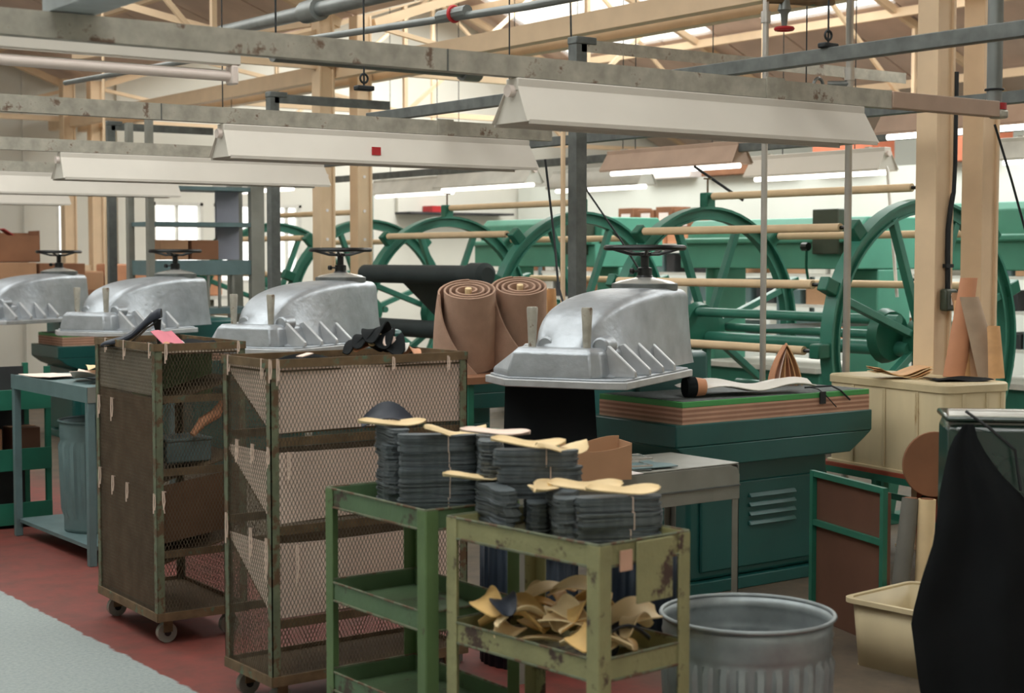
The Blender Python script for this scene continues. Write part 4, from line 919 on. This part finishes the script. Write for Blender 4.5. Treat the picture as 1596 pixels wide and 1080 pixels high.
# things inside the left mesh trolley
for (x, y, z, a, b, h, m_, l, nm) in [(.08, .08, .74, .2, .2, .09, 'bluegrey', 'blue-grey tin inside the left mesh trolley', 'tin'), (.1, .15, .42, .22, .3, .1, 'kraftdk', 'dark brown carton low inside the left mesh trolley', 'carton')]:
    ca, sa = math.cos(R(-2)), math.sin(R(-2)); g = thing(nm, l, nm, (2.604 + x * ca - y * sa, 6.0 + x * sa + y * ca, z), R(-2))
    MB().bx(0, a, 0, b, 0, h).build('body', m_, g, bevel=.008); MB().bx(-.004, a + .004, -.004, b + .004, h, h + .012).build('lid', m_, g, bevel=.004)
o = MB().rings([((0, 0, 0), .012), ((.05, .0, .05), .022), ((.12, .0, .08), .024), ((.17, 0, .14), .014)], 10).build('orange_offcut', 'orange'); tag(o, 'curled orange leather hanging inside the left mesh trolley', 'offcut', None, (2.78, 6.03, .86), R(10))

# ================================================================ GREY STAND, BOX, CANS
t = thing('grey_table', 'grey metal table with rounded apron in front of the front press', 'table', (3.45, 4.66, 0))
MB().bx(0, 1.14, .0, .42, .742, .75).build('table_top', 'greymetal', t, bevel=.003)
g = MB(); pl = [(0, .60), (0, .742), (1.09, .742), (1.125, .73), (1.14, .70), (1.14, .60)]
g.extr(pl, 'y', -.004, .0); g.build('front_apron', 'greymetal', t, bevel=.001)
MB().bx(0, 1.14, -.012, -.004, .655, .66).build('apron_fold', 'galvdark', t)
MB().bx(1.136, 1.14, 0, .42, .6, .74).build('side_apron', 'greymetal', t)
for x in (.0, 1.14):
    for y in (0, .42):
        sx = 1 if x == 0 else -1; sy = 1 if y == 0 else -1
        q = MB(); q.box((x + sx * .018, y + sy * .002, .33), (.036, .004, .66)); q.box((x + sx * .002, y + sy * .018, .33), (.004, .036, .66)); q.build('leg', 'greymetal', t)
# open cardboard box with mint end
t = thing('open_cardboard_box', 'small open cardboard box with a mint green end on the grey table', 'box', (3.62, 4.63, .752), R(-20))
MB().sheet(lambda u, v: (.29 * u, 0, .135 * v * (1 - .18 * math.sin(PI * u))), 12, 4, .004).build('long_side', 'kraft', t)
MB().sheet(lambda u, v: (.29 * u, .14, .14 * v * (1 - .1 * math.sin(5 * u))), 12, 4, .004).build('long_side', 'kraft', t)
MB().sheet(lambda u, v: (0, .14 * u, .14 * v), 4, 4, .004).build('mint_end', 'mint', t, label='mint green end')
MB().sheet(lambda u, v: (.29, .14 * u, .14 * v), 4, 4, .004).build('short_side', 'kraft', t)
MB().bx(0, .29, 0, .14, 0, .004).build('bottom', 'kraft', t)
tag(MB().sheet(lambda u, v: (.1 * u, .06 * v, .05 * math.sin(PI * u) + .05 * v), 8, 4, .003).build('pink_paper', 'pink'), 'pink paper sticking up left of the mint box', 'paper', None, (3.53, 4.70, .80), R(-20))
t = thing('wire_tray', 'small bright wire tray behind the cardboard box', 'tray', (3.95, 4.72, .752), R(-15))
for z in (.02, .05): MB().tube([(0, 0, z), (.18, 0, z), (.18, .12, z), (0, .12, z), (0, 0, z)], .004, 6).build('wire_ring', 'silver', t)
MB().bx(0.0, .18, 0, .12, 0, .004).build('tray_floor', 'galvdark', t)
tag(MB().sheet(lambda u, v: (.2 * u, .1 * v, .004 + .004 * u), 3, 3, .002).build('paper_sheet', 'paper'), 'white paper sheet on the grey table by the box', 'paper', None, (3.80, 4.60, .752), R(-5))
tag(MB().sheet(lambda u, v: (.22 * u, .2 * v, .006 + .004 * math.sin(6 * v)), 4, 4, .004).build('plastic_sheet', 'bluegrey'), 'dark blue-grey plastic sheet at the middle of the grey table', 'sheet', None, (4.05, 4.70, .752), R(-5))

def can(label, loc, H, Rt, Rb, m='zinc', nfl=30, group=None):
    t = thing('galvanised_can', label, 'bin', loc, 0, group)
    n = nfl * 6; vs = []; fs = []
    zs = [0, .02, .06, .08, .12, .5 * H, H - .14, H - .115, H - .10, H - .085, H - .07, H - .055, H - .04, H - .01]
    for z in zs:
        r_ = Rb + (Rt - Rb) * z / H
        am = .013 if .09 < z < H - .12 else 0
        for j in range(n):
            a = 2 * PI * j / n; ph = (j % 6); rr = r_ + (am if ph in (2, 3, 4) else 0)
            if z in (H - .085, H - .055): rr += .004
            vs.append((rr * math.cos(a), rr * math.sin(a), z))
    for i in range(len(zs) - 1):
        for j in range(n): fs.append((i * n + j, i * n + (j + 1) % n, (i + 1) * n + (j + 1) % n, (i + 1) * n + j))
    g = MB(); g.add(vs, fs); o = g.build('can_body', m, t); s = o.modifiers.new('solid', 'SOLIDIFY'); s.thickness = .002
    MB().cyl((0, 0, .02), (0, 0, .024), Rb, n=40).build('can_base', m, t)
    MB().torus((0, 0, H - .005), Rt + .003, .0065, 64, 8).build('rolled_rim', m, t)
    return t
k = can('fluted galvanised rubbish can right of the yellowish trolley', (3.29, 3.30, 0), .55, .252, .22)

can('fluted galvanised can under the grey-blue table at the left', (3.27, 8.3, .101), .61, .21, .19, 'bluegrey', 20)
def ribbin(x, y, l, r_, h):
    t = thing('dark_ribbed_bin', l, 'bin', (x, y, 0)); n = 120; vs = []; fs = []
    for z in (0, h):
        for j in range(n): a = 2 * PI * j / n; rr = r_ + (.006 if j % 4 < 2 else 0); vs.append((rr * math.cos(a), rr * math.sin(a), z))
    for j in range(n): fs.append((j, (j + 1) % n, n + (j + 1) % n, n + j))
    g = MB(); g.add(vs, fs); o = g.build('bin_body', 'darkbin', t); s = o.modifiers.new('solid', 'SOLIDIFY'); s.thickness = .003
    MB().torus((0, 0, h), r_ + .003, .008, 48, 8).build('bin_rim', 'darkbin', t); MB().cyl((0, 0, .01), (0, 0, .014), r_, n=40).build('bin_base', 'darkbin', t)
ribbin(3.42 + .3, 4.95, 'dark blue ribbed bin under the grey table, left one', .19, .5)
ribbin(4.25, 4.9, 'dark blue ribbed bin under the grey table, right one', .17, .45)

# left grey-blue table with leather
t = thing('grey_blue_table', 'grey-blue metal table at the left with leather pieces on it', 'table', (3.0, 7.76, 0))
MB().bx(0, .5, 0, 1.16, .90, .925).build('table_top', 'bluegrey', t, bevel=.003)
MB().bx(-.004, 0, 0, 1.16, .85, .93).build('apron', 'bluegrey', t); MB().bx(0, .5, -.004, 0, .85, .93).build('apron', 'greymetal', t)
for x in (0, .5):
    for y in (0, 1.16): MB().bx(x - .0 - (.04 if x else 0), x + (.04 if not x else 0), y - (.04 if y else 0), y + (0 if y else .04), 0, .9).build('leg', 'bluegrey', t, bevel=.003)
MB().bx(.02, .48, .02, 1.14, .08, .1).build('lower_shelf', 'bluegrey', t)
for (x, y, z, rz, m_, L_, wd, b_, l) in [(3.12, 8.6, .935, R(100), 'canvas', .34, .22, .004, 'flat pinkish leather sheet on the grey-blue table'), (3.2, 8.25, .94, R(60), 'canvas', .3, .16, .03, 'curled pinkish leather piece on the grey-blue table'),
                                   (3.25, 8.05, .935, R(20), 'blackcloth', .3, .16, .015, 'black leather piece on the grey-blue table'), (3.28, 8.1, .97, R(-15), 'hide', .28, .12, .03, 'cream curled leather on the black piece, grey-blue table'), (3.15, 7.85, .932, R(20), 'greymetal', .16, .08, .003, 'small grey scrap at the corner of the grey-blue table')]:
    g = MB(); g.sheet(lambda u, v: ((u - .5) * L_, (v - .5) * wd, b_ * (1 + math.sin(5 * u + 2 * v)) * .8), 8, 5, .003); tag(g.build('leather_piece', m_), l, 'leather', None, (x, y, z), rz)
# green bin rack at the left edge
t = thing('green_bin_rack', 'dark green metal rack with tray shelves at the left edge', 'rack', (2.35, 9.15, 0))
for x in (0, .93):
    for y in (0, .38): MB().bx(x, x + .03, y, y + .03, .02, .95).build('upright', 'greendk', t)
MB().bx(0, .96, .385, .4, .02, .93).build('dark_backing', 'darkstock', t)  # black-ish sheet added behind the trays, stands in for the rack's dark interior shade
for z0, z1 in ((.70, .82), (.34, .47), (.02, .15)):
    MB().bx(.0, .96, -.006, 0, z0, z1).build('tray_front', 'greendk', t, bevel=.002); MB().bx(0, .96, 0, .4, z0, z0 + .01).build('tray_floor', 'greendk', t)
for x, z, m_, l in ((.62, .35, 'kraftdk', 'dark brown carton on the middle tray of the green rack'), (.55, .03, 'kraft', 'brown carton on the bottom tray of the green rack'), (.85, .35, 'brownpanel', 'brown block on the middle tray of the green rack')):
    q = thing('small_carton', l, 'carton', (2.35 + x - .08, 9.25, z + .01)); MB().bx(0, .16, 0, .2, 0, .22).build('carton_body', m_, q, bevel=.004); MB().bx(0, .16, .08, .12, .22, .222).build('tape', 'kraft', q)

# ================================================================ RIGHT: STAND, PLASTIC BOX, LEATHER, APRON
t = thing('green_stand', 'green angle iron stand under the cream plastic box', 'stand', (6.30, 4.97, 0), R(-9))
for x in (0, .44):
    for y in (0, .95): MB().bx(x, x + .035, y, y + .035, 0, .46).build('leg', 'greendk', t)
for z in (.24, .43):
    g = MB(); g.bx(0, .475, 0, .008, z, z + .035).bx(0, .475, .977, .985, z, z + .035).bx(0, .008, 0, .985, z, z + .035).bx(.467, .475, 0, .985, z, z + .035); g.build('rail', 'greendk', t)
MB().bx(.0, .475, .0, .985, .465, .485).build('board', 'brick', t, label='red-brown board')
MB().bx(0, .035, .50, .535, 0, .46).build('leg', 'greendk', t)
MB().cyl((.08, .2, .36), (.06, .2, .36), .03, n=12).build('knob', 'black', t)
MB().bx(.1, .4, .1, .3, .04, .42).build('red_block', 'brick', t)
t = thing('plastic_box', 'upturned cream plastic box carrying leather, beside the nearest columns', 'box', (6.33, 4.99, .486), R(-9))
def rr(x0, x1, y0, y1, r_, z):
    p = []
    for cx, cy, a0 in ((x1 - r_, y1 - r_, 0), (x0 + r_, y1 - r_, PI / 2), (x0 + r_, y0 + r_, PI), (x1 - r_, y0 + r_, 1.5 * PI)):
        for k in range(5): a = a0 + k * PI / 8; p.append((cx + r_ * math.cos(a), cy + r_ * math.sin(a), z))
    return p
MB().loft([rr(-.01, .45, -.01, .93, .05, 0), rr(-.01, .45, -.01, .93, .05, .012), rr(0.005, .435, .005, .915, .05, .015), rr(.0, .44, .0, .92, .06, .44), rr(.01, .43, .01, .91, .06, .46)]).build('box_body', 'tub', t)
MB().loft([rr(-.008, .448, -.008, .928, .065, .435), rr(-.008, .448, -.008, .928, .065, .47), rr(.0, .44, .0, .92, .06, .478)]).build('top_lip', 'tub', t)
for y in (.2, .45, .7): MB().bx(-.006, .0, y - .012, y + .012, .02, .43).build('rib', 'tub', t, bevel=.003)
for x in (.12, .28, .38): MB().bx(x - .01, x + .01, -.006, .0, .02, .43).build('rib', 'tub', t, bevel=.003)
# papers and leather on the box (top z ~ .964)
ZB = .966
for k in range(4):
    g = MB(); g.sheet(lambda u, v: ((u - .5) * .3, (v - .5) * .16, .012 + .014 * math.sin(2 * PI * u + k * .8) + .02 * (abs(2 * u - 1)) ** 2), 12, 5, .003); tag(g.build('leather_sheet', 'hide' if k % 2 == 0 else 'hideedge'), ['lowest', 'second', 'third', 'top'][k] + ' wavy yellow leather sheet of the stack on the plastic box', 'leather', 'wavy leather sheets on the plastic box', (6.50, 5.42, ZB + k * .006), R(-35 + 4 * k))
tag(MB().sheet(lambda u, v: ((u - .5) * .3, (v - .5) * .2, .006 + .006 * math.sin(7 * u + 3 * v)), 10, 6, .003).build('black_leather', 'blackcloth'), 'flat black leather piece at the front corner of the plastic box', 'leather', None, (6.62, 5.14, ZB), R(-30))
for (px_, py_, L_, wd, m_, lean, ln2, l, ang) in [(6.72, 5.42, .52, .10, 'orange', .10, .10, 'tall orange-tan leather roll leaning on the left column', 0), (6.76, 5.40, .40, .08, 'hideedge', .02, .10, 'tan leather sheet leaning between the two columns, low', 0), (6.82, 5.36, .44, .06, 'kraft', -.07, .12, 'thin brown leather tube leaning on the second column', 0),
                                   (6.84, 5.28, .42, .11, 'hidegrey', -.09, .10, 'grey-brown leather roll leaning left against the columns', 0), (6.83, 5.42, .46, .05, 'feltin', .0, .08, 'grey roll standing behind the grey-brown roll', 0), (6.80, 5.21, .27, .07, 'hideedge', -.0, .06, 'short tan leather piece rightmost on the box', 0)]:
    px_ += .09; py_ -= .10; wd *= 1.35
    t = thing('leather_roll', l, 'leather roll', (px_, py_, ZB), R(-36))
    MB().sheet(lambda u, v: (lean * v + wd / 2 * math.cos(-2.6 + 4.6 * u) * (1 - .25 * v), ln2 * v + .5 * wd * .5 * math.sin(-2.6 + 4.6 * u), L_ * v), 14, 4, .005).build('rolled_leather', m_, t)
    MB().sheet(lambda u, v: (lean * v + wd / 3.4 * math.cos(4 * u), ln2 * v + wd / 4 * .6 * math.sin(4 * u), L_ * v * .97), 8, 4, .004).build('inner_turn', m_, t)
# cream tub on the floor
t = thing('plastic_tub', 'open cream plastic tub on the floor under the green stand', 'tub', (4.72, 3.62, 0), R(5))
o = MB().loft([rr(.02, .42, .02, .5, .04, 0), rr(0, .44, 0, .52, .05, .26)], False).build('tub_body', 'tub', t); s = o.modifiers.new('solid', 'SOLIDIFY'); s.thickness = .006
MB().loft([rr(-.02, .46, -.02, .54, .05, .25), rr(-.02, .46, -.02, .54, .05, .268), rr(.0, .44, .0, .52, .05, .268), rr(.0, .44, .0, .52, .05, .25)], False).build('tub_rim', 'tub', t)
MB().bx(.03, .41, .03, .49, .0, .006).build('tub_floor', 'tub', t)
# tall cream tubes and a brown disc beneath the stand
for (x, y, l, m_, dz) in ((5.60, 4.66, 'pale paper tube leaning below the brown disc, left', 'feltin', .06), (5.70, 4.60, 'pale paper tube leaning below the brown disc, right', 'hide', .0)):
    q = thing('paper_tube', l, 'tube', (x, y, 0)); MB().rings([((0, 0, 0), .04), ((dz + .02, .0, .5), .04)], 16).build('tube', m_, q); MB().cyl((dz + .02, 0, .5), (dz + .0201, 0, .503), .03, n=12).build('tube_hollow', 'kraftdk', q)
tag(MB().rings([((0, -.008, 0), .15), ((0, .008, 0), .15)], 36).build('leather_disc', 'kraftdk', bevel=.003), 'round brown leather disc behind the black apron', 'leather', None, (5.79, 4.62, .652), R(-30))
q = thing('brown_board', 'large dark brown board in a green frame between the front press and cream tub', 'board', (5.0, 4.21, 0), math.atan2(.56, .17))
MB().bx(0, .585, -.008, .008, 0, .64).build('board', 'brownpanel', q, bevel=.002)
for x in (0, .56): MB().bx(x, x + .025, .008, .03, 0, .66).build('upright', 'greendk', q)
for z in (.42, .635): MB().bx(.025, .56, .008, .028, z, z + .025).build('rail', 'greendk', q)
t = thing('green_cabinet', 'dark green cabinet with bright rolled top at the right edge', 'cabinet', (4.17, 3.27, 0), R(-45))
MB().bx(.0, .8, 0, .3, 0, 1.06).build('cabinet_body', 'glassgreen', t, bevel=.03)
MB().rings([((-.0, .03, 1.075), .028), ((.8, .03, 1.075), .028)], 16).build('rolled_top', 'silver', t)
MB().bx(-.005, .805, -.005, .305, 1.06, 1.08).build('top_plate', 'glassgreen', t, bevel=.008)
# black apron
t = thing('black_apron', 'long black apron hanging on the dark green cabinet', 'apron', (4.17, 3.27, 0), R(-45))
def apr(u, v):
    zz = 1.06 - 1.04 * v
    def ip(tb):
        for (a, p), (b, q) in zip(tb, tb[1:]):
            if b <= zz <= a: return p + (q - p) * (a - zz) / (a - b)
        return tb[-1][1]
    l_ = ip([(1.07, .05), (1.0, .0), (.85, -.03), (.68, -.05), (.55, -.09), (.42, -.12), (.2, -.09), (0, -.03)]); r_ = ip([(1.07, .07), (1.0, .09), (.9, .16), (.8, .26), (.6, .34), (0, .36)])
    return (l_ + (r_ - l_) * u, -.045 - .02 * math.sin(11 * u + 2 * v) * min(1, v * 3) - .03 * v * (1 - u) , zz)
MB().sheet(apr, 30, 24, .006).build('apron_body', 'blackcloth', t)
MB().tube([(.05, -.02, 1.1), (.12, -.055, 1.05), (.2, -.06, .98), (.22, -.06, .85)], .005, 6).build('apron_string', 'wire', t)

# ================================================================ ITEMS ON THE FRONT BOARD
ZP = .933
tag(MB().sheet(lambda u, v: (.66 * (u - .5), (.24 + .05 * math.sin(6 * u)) * (v - .5), .03 + .016 * math.sin(9 * u) + .024 * (1 - abs(2 * v - 1)) + .010 * math.sin(14 * v + 3 * u)), 20, 8, .004).build('white_leather', 'white'), 'crumpled white leather piece on the green cutting board', 'leather', None, (5.46, 5.50, ZP), R(-14))
t = thing('tan_leather_fold', 'folded tan leather standing like a tent behind the white piece', 'leather', (5.98, 5.74, ZP), R(-30))
for s, m_ in ((-1, 'orange'), (1, 'hideedge')): MB().sheet(lambda u, v: (s * .075 * (1 - v ** 1.8), .12 * (u - .5) * (1 - .4 * v), .21 * v + .01 * math.sin(6 * u)), 5, 8, .004).build('leather_flap', m_, t)
for k_, m_ in ((-.045, 'canvas'), (-.015, 'hideedge'), (.02, 'orange'), (.05, 'hideedge')): MB().sheet(lambda u, v: (k_ * (1 - v ** 1.5), .10 * (u - .5) * (1 - .5 * v), .19 * v), 4, 6, .004).build('inner_fold', m_, t)
t = thing('leather_ring', 'black and tan leather ring against the front press head', 'leather', (5.055, 5.50, ZP), R(-20))
MB().rings([((-.0, 0, .05), .048), ((.05, 0, .05), .048)], 24).build('black_band', 'blackcloth', t); MB().rings([((.05, 0, .05), .046), ((.10, 0, .048), .04)], 24).build('tan_band', 'orange', t)
t = thing('black_straps', 'black straps trailing over the right end of the cutting board', 'strap', (5.9, 5.36, ZP))
MB().tube([(-.05, .12, .01), (.05, .03, .02), (.06, -.02, .0), (.12, -.03, -.05)], .005, 6).build('strap', 'wire', t); MB().tube([(.0, .14, .008), (-.06, .02, .01), (-.06, -.022, -.01), (.02, -.03, -.08)], .003, 6).build('strap', 'wire', t)
MB().bx(-.09, -.05, -.025, -.019, -.06, -.0).build('buckle_tab', 'wire', t)
